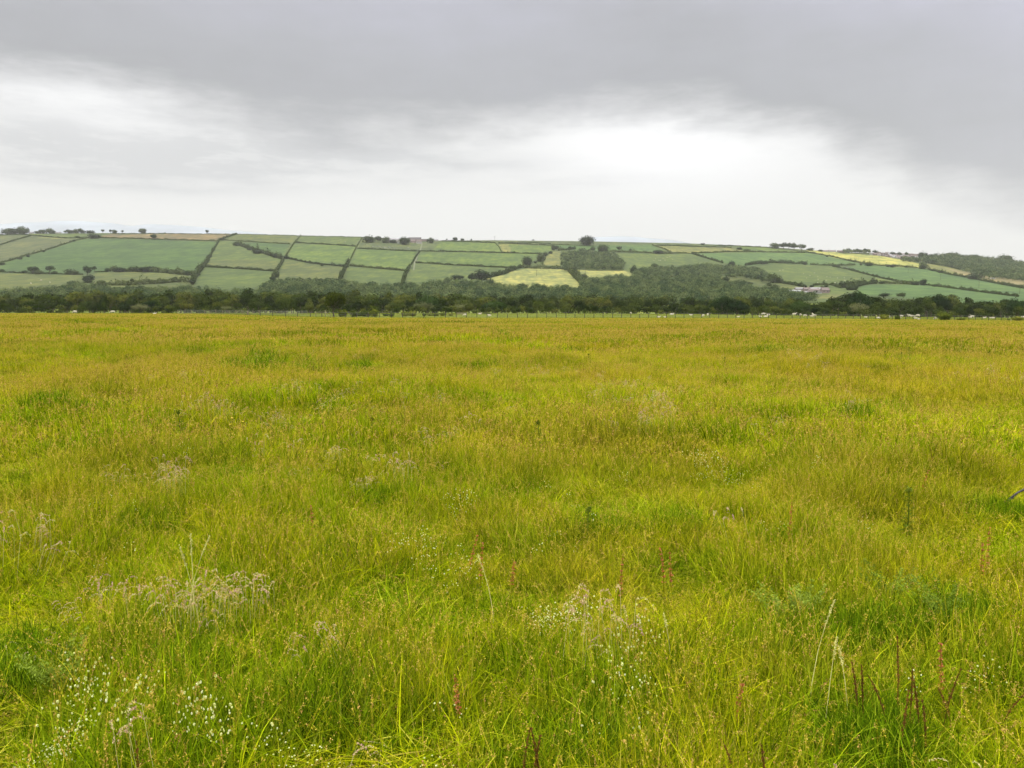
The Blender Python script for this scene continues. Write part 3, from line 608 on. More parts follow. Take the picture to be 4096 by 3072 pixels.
HT = [
 (1, 100, 242, 130, 70, 'leftmost rounded tree of the dark skyline clump at far left', 'bush'), (1, 300, 235, 120, 85, 'tallest rounded tree at the right end of the far left skyline clump', 'bush'), (1, 200, 240, 130, 75, 'middle tree of the far left skyline clump', 'bush'),
 (1, 540, 222, 90, 50, 'low round tree left of the small skyline farmhouse', 'bush'), (1, 470, 220, 55, 30, 'small bush beside the first skyline building at left', 'bush'), (1, 630, 220, 85, 64, 'taller rounded tree touching the small skyline farmhouse', 'bush'), (1, 675, 222, 60, 34, 'low dark bush right against the small skyline farmhouse', 'bush'),
 (1, 820, 226, 50, 40, 'left end tree of the broken skyline row', 'con'), (1, 880, 226, 80, 44, 'broad low tree of the broken skyline row', 'bush'), (1, 960, 228, 70, 50, 'dark tree in the middle of the broken skyline row', 'bush'), (1, 1010, 228, 60, 66, 'highest tree of the broken skyline row', 'open'), (1, 1040, 230, 60, 44, 'right end tree of the broken skyline row', 'bush'),
 (1, 1130, 230, 100, 34, 'low rounded bush between skyline row and bare topped tree', 'bush'), (1, 1300, 228, 60, 48, 'thin flat topped tree alone on the skyline', 'open'), (1, 1395, 226, 46, 50, 'pointed tree left in the group of small firs on the skyline', 'con'), (1, 1450, 226, 60, 42, 'round tree amid the small firs on the skyline', 'bush'), (1, 1548, 222, 40, 42, 'small pointed fir right of the skyline group', 'con'),
 (1, 1803, 232, 96, 62, 'dark globe shaped tree alone on the skyline above the ploughed field', 'clump'), (1, 2085, 234, 26, 14, 'tiny bush on the skyline hedge of the ploughed field', 'bush'), (1, 1940, 312, 80, 72, 'pale rounded tree standing in the hedge under the ploughed field', 'round'), (1, 1185, 296, 130, 62, 'spreading bush where the field corner meets the skyline hedge', 'bush'), (1, 975, 288, 50, 24, 'small bush on the hedge above the striped field', 'bush'),
 (1, 934, 336, 30, 26, 'round bush at the top of the slanting gappy hedge', 'bush'), (1, 553, 470, 30, 26, 'round bush halfway along the slanting gappy hedge', 'bush'), (1, 358, 532, 36, 28, 'third bush down the slanting gappy hedge', 'bush'), (1, 250, 562, 56, 34, 'widest bush low on the slanting gappy hedge', 'bush'), (1, 25, 632, 70, 36, 'bush on the slanting gappy hedge at the photo edge', 'bush'),
 (1, 10, 722, 70, 40, 'hedge bush at the left edge below the emerald field', 'bush'), (1, 310, 738, 66, 40, 'small round bush left of two broad field trees', 'bush'), (1, 415, 744, 130, 96, 'broad field tree left of its open crowned neighbour', 'round'), (1, 490, 748, 90, 50, 'low dark bush joined to the broad field tree', 'bush'), (1, 628, 748, 120, 114, 'open crowned field tree under the emerald field', 'open'), (1, 690, 746, 60, 38, 'low bush at the foot of the open crowned tree', 'bush'),
 (1, 880, 752, 120, 66, 'wide hedge bush midway under the emerald field', 'bush'), (1, 950, 755, 90, 54, 'hedge bush right of the wide one under the emerald field', 'bush'), (1, 1110, 790, 130, 150, 'tall grey tree in the hedge gap, topped by bare twigs', 'open'), (1, 1110, 860, 120, 110, 'grey leaning bushes below the bare topped tree', 'bush'), (1, 1190, 730, 60, 90, 'bare twiggy tree top beside the tall grey tree', 'open'), (1, 950, 905, 160, 70, 'rounded dark trees at the edge of the valley wood at left', 'bush'),
 (1, 1360, 720, 54, 48, 'separate round bush left of the tall overgrown hedge', 'bush'), (1, 1500, 718, 170, 58, 'left mound of the tall overgrown hedge', 'bush'), (1, 1720, 716, 150, 66, 'middle mound of the tall overgrown hedge', 'bush'), (1, 1850, 722, 180, 80, 'highest mound of the tall overgrown hedge', 'bush'), (1, 2160, 738, 80, 50, 'right mound of the tall overgrown hedge', 'bush'),
 (2, 230, 762, 110, 64, 'round tree at the right end of the overgrown hedge', 'bush'), (2, 380, 700, 90, 76, 'large grey bush in the lower downhill line', 'round'), (2, 340, 790, 90, 70, 'pale willow like bush low in the downhill line', 'round'), (2, 290, 880, 90, 66, 'pale bush at the bottom of the downhill line', 'round'), (2, 70, 840, 70, 70, 'pointed bush in the hedge above the lowest pasture', 'con'), (1, 1670, 860, 50, 60, 'small upright tree on the curved bushy hedge', 'round'),
 (2, 500, 545, 50, 46, 'dark bush halfway down the right edge of the emerald field', 'bush'), (2, 550, 450, 36, 32, 'small bush high on the right edge of the emerald field', 'bush'), (2, 650, 320, 56, 36, 'bush at the corner of the ploughed field', 'bush'), (2, 470, 243, 62, 56, 'lone open tree on the skyline above the ploughed field', 'open'),
 (2, 850, 388, 90, 46, 'dark bush at the upper end of the slanting tree line', 'bush'), (2, 1000, 445, 60, 46, 'second bush of the slanting tree line', 'bush'), (2, 1110, 490, 110, 56, 'broad middle tree of the slanting tree line', 'bush'), (2, 1240, 518, 70, 46, 'pale bush low in the slanting tree line', 'round'), (2, 1345, 540, 110, 52, 'lowest bush of the slanting tree line', 'bush'), (2, 1470, 555, 70, 44, 'dark bush where the hedges meet left of centre', 'bush'), (2, 1335, 790, 80, 70, 'green round tree low in the downhill hedge', 'bush'), (2, 1295, 835, 70, 60, 'pale round bush at the bottom of the downhill hedge', 'round'), (2, 1916, 644, 40, 34, 'bush standing up from the sagging hedge', 'bush'),
 (3, 365, 348, 145, 84, 'leftmost large dark tree of the hilltop farm', 'bush'), (3, 480, 345, 90, 78, 'pale hazy tree left of centre at the farm', 'round'), (3, 570, 352, 100, 78, 'dark tree beside the long farm sheds', 'bush'), (3, 822, 374, 155, 92, 'large round tree in front of the big farm barn', 'clump'), (3, 680, 355, 90, 40, 'low bush in front of the farm sheds', 'bush'), (3, 1110, 356, 56, 60, 'purplish tree right of the farmhouse', 'con'), (3, 1158, 354, 64, 70, 'dark green tree right of the farmhouse', 'bush'),
 (3, 1350, 320, 34, 26, 'small pointed bush on the skyline right of the farm', 'con'), (3, 1460, 310, 62, 42, 'wind shaped tree on the skyline right of the farm', 'bush'), (3, 1545, 314, 44, 26, 'low round bush on the skyline right of the wind shaped tree', 'bush'), (3, 1660, 318, 22, 18, 'tiny bush on the skyline left of the turbine', 'bush'), (4, 295, 326, 50, 18, 'tiny cone of bush on the central skyline', 'con'),
 (3, 1780, 820, 170, 130, 'big dark tree at the left tip of the large yellow field', 'bush'), (3, 1665, 850, 100, 110, 'pale birch like tree left of the big dark tree', 'round'), (3, 1480, 815, 150, 60, 'dark flat topped tree on the valley wood edge', 'bush'), (3, 1355, 830, 60, 40, 'small round tree on the valley wood edge', 'bush'), (3, 1900, 900, 110, 90, 'dark round tree below the tip of the yellow field', 'bush'), (3, 1990, 900, 60, 40, 'small dark tree under the yellow field edge', 'bush'), (3, 730, 905, 100, 56, 'dark tree at the bottom of the downhill track', 'bush'), (3, 405, 912, 130, 66, 'dark grey trees under the olive field', 'bush'), (3, 910, 890, 80, 40, 'round bush under the field right of the track', 'bush'),
 (4, 220, 650, 145, 122, 'isolated round pale tree above the large yellow field', 'clump'), (4, 385, 590, 105, 106, 'leaning dark tree right of the isolated round one', 'bush'), (4, 450, 520, 60, 50, 'small dark tree on the slope above the leaning one', 'bush'), (4, 510, 490, 50, 34, 'bush at the upper end of the slanting trees', 'bush'), (4, 320, 620, 50, 40, 'pale bush between the two trees above the yellow field', 'round'), (4, 545, 446, 46, 74, 'narrow dark thicket near the crest', 'bush'), (4, 590, 450, 60, 62, 'pale blossoming tree by the narrow thicket', 'round'),
 (4, 965, 386, 205, 116, 'big rounded clump of trees on the central skyline', 'clump'), (4, 755, 438, 50, 44, 'small tree above the copse corner', 'bush'), (4, 1050, 470, 80, 66, 'tree behind the copse left of the domed one', 'round'), (4, 1180, 475, 165, 96, 'large domed tree behind the copse', 'clump'), (4, 1380, 470, 86, 80, 'open crowned tree in the hedge right of the copse', 'open'), (4, 1520, 470, 36, 42, 'small round tree in the hedge right of the open one', 'bush'), (4, 1880, 490, 130, 50, 'low grey thicket at the hedge corner', 'bush'),
 (4, 790, 720, 90, 60, 'tree at the lower left corner of the copse', 'bush'), (4, 845, 800, 90, 100, 'dark oval tree between the two yellow fields', 'bush'), (4, 940, 830, 110, 84, 'pale round tree below the small yellow field', 'round'), (4, 160, 920, 120, 56, 'dark tree under the middle of the large yellow field', 'bush'), (4, 340, 920, 90, 56, 'pair of crowns under the large yellow field', 'bush'), (4, 700, 930, 100, 56, 'pale tree against the right half of the yellow field', 'round'),
 (4, 1565, 740, 80, 96, 'rounded tree at the left edge of the hillside wood', 'bush'), (4, 1820, 670, 90, 60, 'dome of a tree above the hillside wood', 'bush'), (5, 650, 645, 86, 60, 'round tree standing above the hillside wood', 'bush'), (5, 285, 376, 50, 20, 'little bush on the skyline left of the beeches', 'bush'),
 (5, 1205, 424, 110, 72, 'leftmost beech of the skyline clump', 'bush'), (5, 1310, 430, 110, 76, 'second beech of the skyline clump', 'round'), (5, 1375, 428, 70, 74, 'third beech of the skyline clump', 'round'), (5, 1440, 442, 86, 84, 'fourth beech of the skyline clump', 'round'), (5, 1540, 464, 130, 100, 'rightmost beech of the skyline clump, sky showing through it', 'open'), (5, 745, 436, 70, 30, 'bush in the field left of the beech clump', 'bush'), (5, 850, 456, 80, 26, 'low bush near the hedge left of the beech clump', 'bush'),
 (5, 1640, 450, 80, 34, 'low dark bush behind the beech clump at right', 'bush'), (5, 1780, 462, 60, 26, 'low bush on the skyline left of the houses', 'bush'), (5, 2135, 470, 40, 44, 'pointed tree on the skyline near the houses', 'con'), (5, 1858, 530, 34, 26, 'bush at the gap between the two yellow crop fields', 'bush'),
 (5, 1575, 628, 56, 44, 'round tree at the right part of the hedge below the emerald field', 'bush'), (5, 1060, 620, 90, 34, 'rounded hedge bush below the emerald field', 'bush'), (5, 1185, 860, 150, 116, 'dark mound of trees at the end of the sloping tongue', 'bush'), (5, 930, 720, 130, 70, 'domed trees at the head of the sloping tongue', 'bush'), (5, 1270, 840, 60, 36, 'small bush at the tip of the sloping tongue', 'bush'),
 (5, 1125, 930, 80, 80, 'pale bare tree in the olive field above the valley wood', 'open'), (5, 885, 905, 80, 60, 'pale round tree at the edge of the olive field', 'round'), (5, 1200, 940, 110, 56, 'dark tree right of the pale bare tree', 'bush'), (5, 1310, 950, 64, 36, 'round bush left of the white glasshouse', 'bush'), (5, 700, 900, 230, 74, 'broad mass of trees under the olive field', 'bush'), (5, 580, 840, 80, 60, 'round tree at the upper left of the olive field', 'bush'), (5, 380, 880, 260, 96, 'broad dark crowns in the hillside wood', 'bush'),
 (5, 1445, 880, 60, 38, 'bush above the hamlet at left', 'bush'), (5, 1522, 904, 60, 52, 'round tree above the hamlet', 'bush'), (5, 1592, 922, 28, 40, 'narrow tree above the hamlet', 'bush'), (5, 1665, 925, 60, 44, 'pale tree behind the hamlet roofs', 'round'), (5, 1795, 930, 50, 34, 'round bush at the right end of the hamlet roofs', 'bush'), (5, 1850, 912, 44, 30, 'bush uphill of the hamlet', 'bush'), (5, 1893, 888, 18, 18, 'tiny lone tree uphill of the hamlet', 'bush'), (5, 1886, 975, 26, 34, 'small tree at the right edge of the hamlet', 'bush'),
 (6, 200, 485, 56, 62, 'tall round tree on the skyline left of the village', 'round'), (6, 105, 482, 50, 56, 'skyline tree above the yellow crop field', 'round'), (6, 330, 490, 60, 44, 'skyline tree beside the first brick house of the village', 'bush'), (6, 640, 520, 50, 54, 'tree in the middle of the village', 'bush'), (6, 725, 520, 40, 50, 'pale tree in the right half of the village', 'round'), (6, 915, 545, 70, 76, 'dark round tree at the right end of the village', 'bush'), (6, 965, 545, 50, 66, 'last skyline tree at the right end of the village', 'bush'), (6, 545, 505, 60, 40, 'low green tree behind the village roofs', 'bush'), (6, 720, 570, 110, 50, 'dark trees below the village roofs', 'bush'),
 (6, 1300, 540, 180, 64, 'highest dome of the crest wood at right', 'bush'), (6, 1580, 560, 150, 54, 'second dome of the crest wood at right', 'bush'), (6, 1960, 590, 180, 84, 'broad dome near the right end of the crest wood', 'bush'),
 (6, 152, 638, 30, 30, 'small bush in the corner left of the yellow crop field', 'bush'), (6, 250, 642, 90, 36, 'row of bushes under the left end of the yellow crop field', 'bush'), (6, 488, 655, 46, 28, 'bush under the middle of the yellow crop field', 'bush'), (6, 557, 662, 76, 40, 'round dark tree under the yellow crop field', 'bush'), (6, 730, 664, 50, 26, 'bush under the right end of the yellow crop field', 'bush'), (6, 940, 682, 100, 76, 'grey bush at the rounded tip of the yellow crop field', 'bush'), (6, 1060, 708, 60, 30, 'bush on the hedge right of the yellow field tip', 'bush'), (6, 1160, 732, 80, 30, 'low bush further along the hedge below the pale strip', 'bush'),
 (6, 1600, 815, 160, 80, 'pair of dark trees in the hedge at the tan field', 'bush'), (6, 1480, 790, 60, 28, 'bush left of the pair of dark trees', 'bush'), (6, 2080, 795, 110, 88, 'round dark tree at the right end above the tan field', 'bush'), (6, 930, 888, 84, 82, 'lone leaning tree on the diagonal hedge', 'bush'), (6, 835, 885, 90, 50, 'bush left of the lone leaning tree', 'bush'), (6, 410, 870, 60, 32, 'round bush at the left end of the lower hedge', 'bush'), (6, 1085, 905, 60, 26, 'small bush right of the lone leaning tree', 'bush'),
 (6, 30, 950, 120, 60, 'dark hedge tree beside the tallest oak of the wood', 'bush'), (6, 450, 1030, 120, 44, 'grey green trees peeping over the dark wood', 'bush'), (6, 655, 1030, 100, 46, 'dark crown peeping over the wood below the green field', 'bush'), (6, 1300, 1050, 90, 46, 'hazy crown peeping over the wood at right', 'bush'),
]
for a in HT: htree(*a)

# ------------------------------------------------------------------ buildings
def building(n, x, yb, w, h, lab, wall='wallpale', roof='roofdark', yaw=0.0, depth=7, pitch=.45, chim=0, wins=0, name='house', cat='house', group=None, whf=.5):
    px, py = c(n, x, yb); X, Y, Z = hillpt(px, py); k = Y / FPX / 3.16; W = w * k; Ht = h * k; wh = Ht * whf; rh = Ht - wh
    e = link(name, None, loc=(X, Y, Z), rz=yaw); tag(e, lab, cat, group)
    b = MB(); d = depth / 2
    b.box(-W / 2, W / 2, -d, d, -2.5, wh)
    b.add([(-W / 2, -d, wh), (-W / 2, d, wh), (-W / 2, 0, wh + rh * .93)], [(0, 2, 1)]); b.add([(W / 2, -d, wh), (W / 2, d, wh), (W / 2, 0, wh + rh * .93)], [(0, 1, 2)])
    link('wall', b.mesh('wall', [M[wall]]), e)
    b = MB(); o = .35
    V = [(-W / 2 - o, -d - o, wh - .12), (W / 2 + o, -d - o, wh - .12), (W / 2 + o, 0, wh + rh), (-W / 2 - o, 0, wh + rh), (-W / 2 - o, d + o, wh - .12), (W / 2 + o, d + o, wh - .12)]
    V += [(a, b_, z + .18) for a, b_, z in V]
    b.add(V, [(0, 3, 2, 1), (3, 4, 5, 2), (6, 7, 8, 9), (9, 8, 11, 10), (0, 1, 7, 6), (4, 10, 11, 5), (0, 6, 9, 3), (3, 9, 10, 4), (1, 2, 8, 7), (2, 5, 11, 8)])
    rf = link('roof', b.mesh('roof', [M[roof]]), e)
    for q in range(chim):
        b = MB(); cx = -W / 2 + .8 if q == 0 else W / 2 - .8; b.box(cx - .45, cx + .45, -.45, .45, wh + rh * .6, wh + rh + 1.1); b.box(cx - .2, cx + .2, -.2, .2, wh + rh + 1.1, wh + rh + 1.5); link('chimney', b.mesh('chimney', [M['wallbrick']]), rf)
    for q in range(wins):
        b = MB(); cx = -W / 2 + W * (q + .5) / wins; b.box(cx - .55, cx + .55, -d - .05, -d + .1, wh * .35, wh * .75); wn = link('window', b.mesh('window', [M['glasspane']]), e)
        b = MB(); b.box(cx - .7, cx + .7, -d - .12, -d - .002, wh * .35 - .15, wh * .35 - .005); link('sill', b.mesh('sill', [M['wallwhite']]), wn)
    return e
building(3, 950, 330, 150, 46, 'big long barn with dark roof on the skyline at the hilltop farm', 'wallbrick', 'roofdark', 0, 18, name='barn', cat='barn', whf=.35)
building(3, 690, 332, 150, 38, 'long grey roofed shed left of the big round farm tree', 'wallpale', 'roofgrey', .05, 12, name='shed', cat='shed')
building(3, 655, 346, 90, 26, 'low dark shed in front of the grey roofed one', 'wallbrick', 'roofdark', -.1, 10, name='shed', cat='shed')
building(3, 1000, 360, 70, 44, 'pale stone farmhouse below the big barn', 'wallpale', 'roofbrown', .1, 8, chim=2, wins=3, name='farmhouse')
building(3, 925, 348, 60, 36, 'brown roofed outbuilding between the farm tree and the pale farmhouse', 'wallbrick', 'roofbrown', -.2, 9, name='shed', cat='shed')
building(3, 1060, 330, 80, 26, 'low shed behind the purplish farm tree', 'wallbrick', 'roofdark', 0, 10, name='shed', cat='shed')
building(3, 1215, 328, 50, 22, 'small open shed at the right end of the hilltop farm', 'wallpale', 'roofgrey', .3, 8, name='shed', cat='shed')
building(3, 735, 356, 30, 12, 'tiny white hut left of the big round farm tree', 'wallwhite', 'roofgrey', 0, 4, name='hut', cat='hut')
building(1, 395, 214, 50, 24, 'small grey roofed house on the skyline at far left', 'wallpale', 'roofgrey', 0, 7, chim=1, wins=2)
building(1, 735, 218, 64, 20, 'low long farmhouse on the skyline right of the rounded trees', 'wallpale', 'roofgrey', 0, 7, chim=1, wins=3)
building(1, 14, 246, 30, 16, 'white house at the very left of the skyline', 'wallwhite', 'roofgrey', 0, 7, wins=1)
HAM = [(1420, 966, 190, 18, 'wallwhite', 'metal', 'long white glasshouse roof left of the hamlet'), (1500, 945, 90, 26, 'wallbrick', 'roofgrey', 'grey shed with dark end at the left of the hamlet'), (1600, 962, 80, 44, 'wallbrick', 'roofbrown', 'large brown roofed house at the left of the hamlet'), (1700, 948, 150, 30, 'wallpale', 'roofgrey', 'long pale fronted terrace at the back of the hamlet'),
       (1690, 975, 130, 44, 'wallpale', 'roofbrown', 'long brown roofed house in the middle of the hamlet'), (1765, 972, 60, 38, 'wallbrick', 'roofbrown', 'gabled brown house right of the middle one in the hamlet'), (1830, 985, 90, 66, 'wallbrick', 'roofbrown', 'big brown roof at the right end of the hamlet'), (1640, 985, 60, 26, 'wallwhite', 'roofbrown', 'white walled cottage at the front of the hamlet'), (1585, 984, 40, 18, 'wallwhite', 'roofgrey', 'small white walled hut left of the white cottage'), (1745, 990, 70, 20, 'wallwhite', 'roofdark', 'low white building at the front right of the hamlet')]
for x, y, w, h, wl, rf, lab in HAM: building(5, x, y, w, h, lab, wl, rf, random.uniform(-.2, .2), 8, chim=1 if h > 25 else 0, wins=2 if h > 25 else 0, name='house' if 'shed' not in lab and 'glass' not in lab and 'hut' not in lab else 'shed', cat='house' if 'shed' not in lab and 'glass' not in lab and 'hut' not in lab else 'shed')
building(6, 290, 500, 50, 30, 'pale gabled house at the left end of the village', 'wallpale', 'roofgrey', .1, 8, chim=1, wins=2)
building(6, 330, 508, 50, 30, 'orange brick house at the left end of the village', 'wallbrick', 'roofbrown', 0, 8, chim=1, wins=2)
building(5, 1830, 466, 70, 20, 'long brown roofed bungalow on the skyline right of the beeches', 'wallpale', 'roofbrown', 0, 8)
building(5, 1920, 468, 90, 22, 'pair of joined brown houses on the skyline right of the bungalow', 'wallpale', 'roofbrown', 0, 8, chim=2)
building(5, 2030, 472, 80, 24, 'last brown house on the skyline before the pointed tree', 'wallbrick', 'roofbrown', 0, 8, chim=1)
building(6, 845, 548, 60, 22, 'pale house at the right end of the village', 'wallpale', 'roofgrey', .3, 8, wins=1)
building(6, 540, 524, 50, 18, 'white ended house in the middle of the village', 'wallwhite', 'roofgrey', -.2, 8, wins=1)
k = 0
for row in range(5):
    for x in np.arange(380, 930, 46):
        xx = x + random.uniform(-12, 12); ya = 488 + (xx - 380) * .05; yb_ = 516 + (xx - 400) * .145; yl = ya + (yb_ - ya) * row / 4 + random.uniform(-3, 3)
        if row in (1, 3) and xx < 560: continue
        building(6, xx, yl, random.uniform(34, 54), random.uniform(17, 23), 'small brown roofed house packed among others in the hill village', random.choice(['wallpale', 'wallbrick', 'wallwhite', 'wallbrick']), random.choice(['roofbrown', 'roofbrown', 'roofdark', 'roofgrey']), random.uniform(-.5, .5), 8, group='houses packed in the hill village', wins=1 if row > 2 else 0)

# telegraph poles, turbine, van
def pole(n, x, yb, h, lab, H=None):
    px, py = c(n, x, yb); X, Y, Z = hillpt(px, py); hh = h * Y / FPX / 3.16
    e = link('telegraph_pole', None, loc=(X, Y, Z)); tag(e, lab, 'telegraph pole')
    b = MB(); b.tube([(0, 0, -.5), (0, 0, hh)], [.22, .15], 8); link('pole', b.mesh('pole', [M['bark']]), e)
    b = MB(); b.box(-1.2, 1.2, -.26, -.16, hh - 1.0, hh - .8); link('crossbar', b.mesh('crossbar', [M['bark']]), e)
for a in [(6, 72, 580, 68, 'tallest pole in the yellow crop field, at its left side'), (6, 92, 566, 38, 'left pole of the small pair behind the tallest one'), (6, 120, 566, 34, 'right pole of the small pair behind the tallest one'), (6, 294, 558, 34, 'short pole high in the yellow crop field'), (6, 376, 632, 56, 'pole near the lower edge of the yellow crop field'), (6, 474, 628, 36, 'faint pole right of the one near the crop edge'), (6, 746, 735, 50, 'pole in the wide green field below the yellow crop'), (6, 1157, 820, 76, 'pole in the middle of the wide green field'), (6, 1641, 922, 82, 'pole in the wide green field under the tan field'), (6, 2157, 998, 76, 'pole near the right edge of the photo'),
          (5, 2040, 560, 34, 'faint pole at the left end of the yellow crop field'), (5, 1880, 490, 60, 'pole on the skyline by the brown houses'), (5, 1072, 406, 18, 'tiny post on the skyline left of the beech clump'), (4, 955, 742, 60, 'pole standing in the small yellow field'), (4, 336, 770, 70, 'pole standing in the large yellow field')]: pole(*a)
X, Y, Z = hillpt(*c(3, 1955, 322)); e = link('wind_turbine', None, loc=(X, Y, Z)); tag(e, 'small three bladed wind turbine on the skyline right of the farm', 'wind turbine')
k = Y / FPX / 3.16; b = MB(); b.tube([(0, 0, -1), (0, 0, 46 * k)], [.42, .26], 8); link('tower', b.mesh('tower', [M['metal']]), e)
b = MB(); b.tube([(0, -1.2, 46 * k), (0, 1.4, 46 * k)], [.45, .35], 8); link('nacelle', b.mesh('nacelle', [M['metal']]), e)
for an in (52, 172, 292):
    b = MB(); d = Vector((math.cos(R(an)), 0, math.sin(R(an)))); o = Vector((0, -1.3, 46 * k)); b.tube([o, o + d * 1.2, o + d * 4.6], [.18, .34, .08], 6); link('blade', b.mesh('blade', [M['metal']]), e)
X, Y, Z = hillpt(*c(6, 1819, 812)); e = link('van', None, loc=(X, Y, Z), rz=.1); tag(e, 'white van or lorry parked at the edge of the tan field under the wood', 'van')
b = MB(); b.box(-4.4, 2.6, -1.3, 1.3, .6, 3.2); link('body', b.mesh('body', [M['wallwhite']]), e)
b = MB(); b.add([(2.61, -1.25, .6), (2.61, 1.25, .6), (2.61, 1.25, 2.7), (2.61, -1.25, 2.7), (4.3, -1.25, .6), (4.3, 1.25, .6), (4.3, 1.25, 1.6), (4.3, -1.25, 1.6), (3.7, 1.2, 2.6), (3.7, -1.2, 2.6)], [(0, 1, 2, 3), (4, 7, 6, 5), (7, 9, 8, 6), (9, 3, 2, 8), (0, 3, 9, 7, 4), (1, 5, 6, 8, 2), (0, 4, 5, 1)]); link('cab', b.mesh('cab', [M['wallwhite']]), e)
for wx in (-3, 3.2):
    for wy in (-1.2, 1.2):
        b = MB(); b.tube([(wx, wy - .15, .5), (wx, wy + .15, .5)], [.5, .5], 12); link('wheel', b.mesh('wheel', [M['glasspane']]), e)

# ------------------------------------------------------------------ sheep and cattle
def skinned(name, verts, edges, rad, mats, sub=2):
    me = bpy.data.meshes.new(name); me.from_pydata(verts, edges, []); o = bpy.data.objects.new(name, me); COL.objects.link(o)
    o.modifiers.new('s', 'SKIN'); sv = me.skin_vertices[0].data
    for i, q in enumerate(rad): sv[i].radius = q if hasattr(q, '__len__') else (q, q)
    sv[0].use_root = True
    s = o.modifiers.new('d', 'SUBSURF'); s.levels = sub; s.render_levels = sub
    dg = bpy.context.evaluated_depsgraph_get(); m2 = bpy.data.meshes.new_from_object(o.evaluated_get(dg)); m2.name = name
    bpy.data.objects.remove(o); m2.materials.clear()
    for mm in mats: m2.materials.append(mm)
    m2.polygons.foreach_set('use_smooth', np.ones(len(m2.polygons), bool)); return m2
def animal(kind, cowlike=False):
    # x forward
    lying = kind == 'lying'; zb = .30 if lying else .62
    hx, hz = {'stand': (.78, 1.02), 'graze': (.88, .16), 'lying': (.72, .62)}[kind]
    nx, nz = {'stand': (.62, .86), 'graze': (.70, .42), 'lying': (.58, .48)}[kind]
    V = [(-.10, 0, zb), (.25, 0, zb + .01), (.45, 0, zb + .06), (nx, 0, nz), (hx, 0, hz), (hx + (.17 if kind != 'graze' else .1), 0, hz - (.08 if kind != 'graze' else .08)), (-.45, 0, zb), (-.62, 0, zb + .02), (-.68, 0, zb - .16)]
    E = [(0, 1), (1, 2), (2, 3), (3, 4), (4, 5), (0, 6), (6, 7), (7, 8)]
    rad = [(.27, .25), (.26, .25), (.19, .19), .11, .085, .05, (.26, .25), (.16, .15), .035]
    if not lying:
        for (bx, sx) in ((1, .27), (6, -.46)):
            for sy in (-1, 1):
                i = len(V); kx = .03 if bx == 1 else -.07
                V += [(sx, sy * .14, zb - .16), (sx + kx * .2, sy * .14, .32), (sx - kx * .3 - (.0 if bx == 1 else .02), sy * .14, .17), (sx + .01, sy * .14, .02)]; E += [(bx, i), (i, i + 1), (i + 1, i + 2), (i + 2, i + 3)]; rad += [.10, .05, .032, .035]
    else:
        for (bx, sx) in ((1, .32), (6, -.38)):
            for sy in (-1, 1):
                i = len(V); V += [(sx, sy * .2, .12), (sx + .22, sy * .24, .06)]; E += [(bx, i), (i, i + 1)]; rad += [.09, .04]
    for sy in (-1, 1):
        i = len(V); V += [(hx - .03, sy * .12, hz + .03)]; E += [(4, i)]; rad += [.028]
    return skinned('sheep', V, E, rad, [M['cow']] if cowlike else [M['wool']], 1 if cowlike else 2)
SH = {k: animal(k) for k in ('stand', 'graze', 'lying')}
CW = {k: animal(k, True) for k in ('stand', 'graze')}
def face(par, kind):
    hx, hz = {'stand': (.78, 1.02), 'graze': (.88, .16), 'lying': (.72, .62)}[kind]
    return par
def sheep(px, py, kind, yaw, sc, lab, group='sheep in the pasture behind the fence'):
    u, e = ue(px, py); best = None
    for Y in np.linspace(222, 327, 120):
        z = float(gz(u * Y, Y)); d = abs(proj(u * Y, Y, z)[1] - py)
        if best is None or d < best[0]: best = (d, Y, z)
    _, Y, z = best; o = link('sheep', SH[kind], loc=(u * Y, Y, z), rz=R(yaw), sc=sc * .72 * Y / 235); tag(o, lab, 'sheep', group)
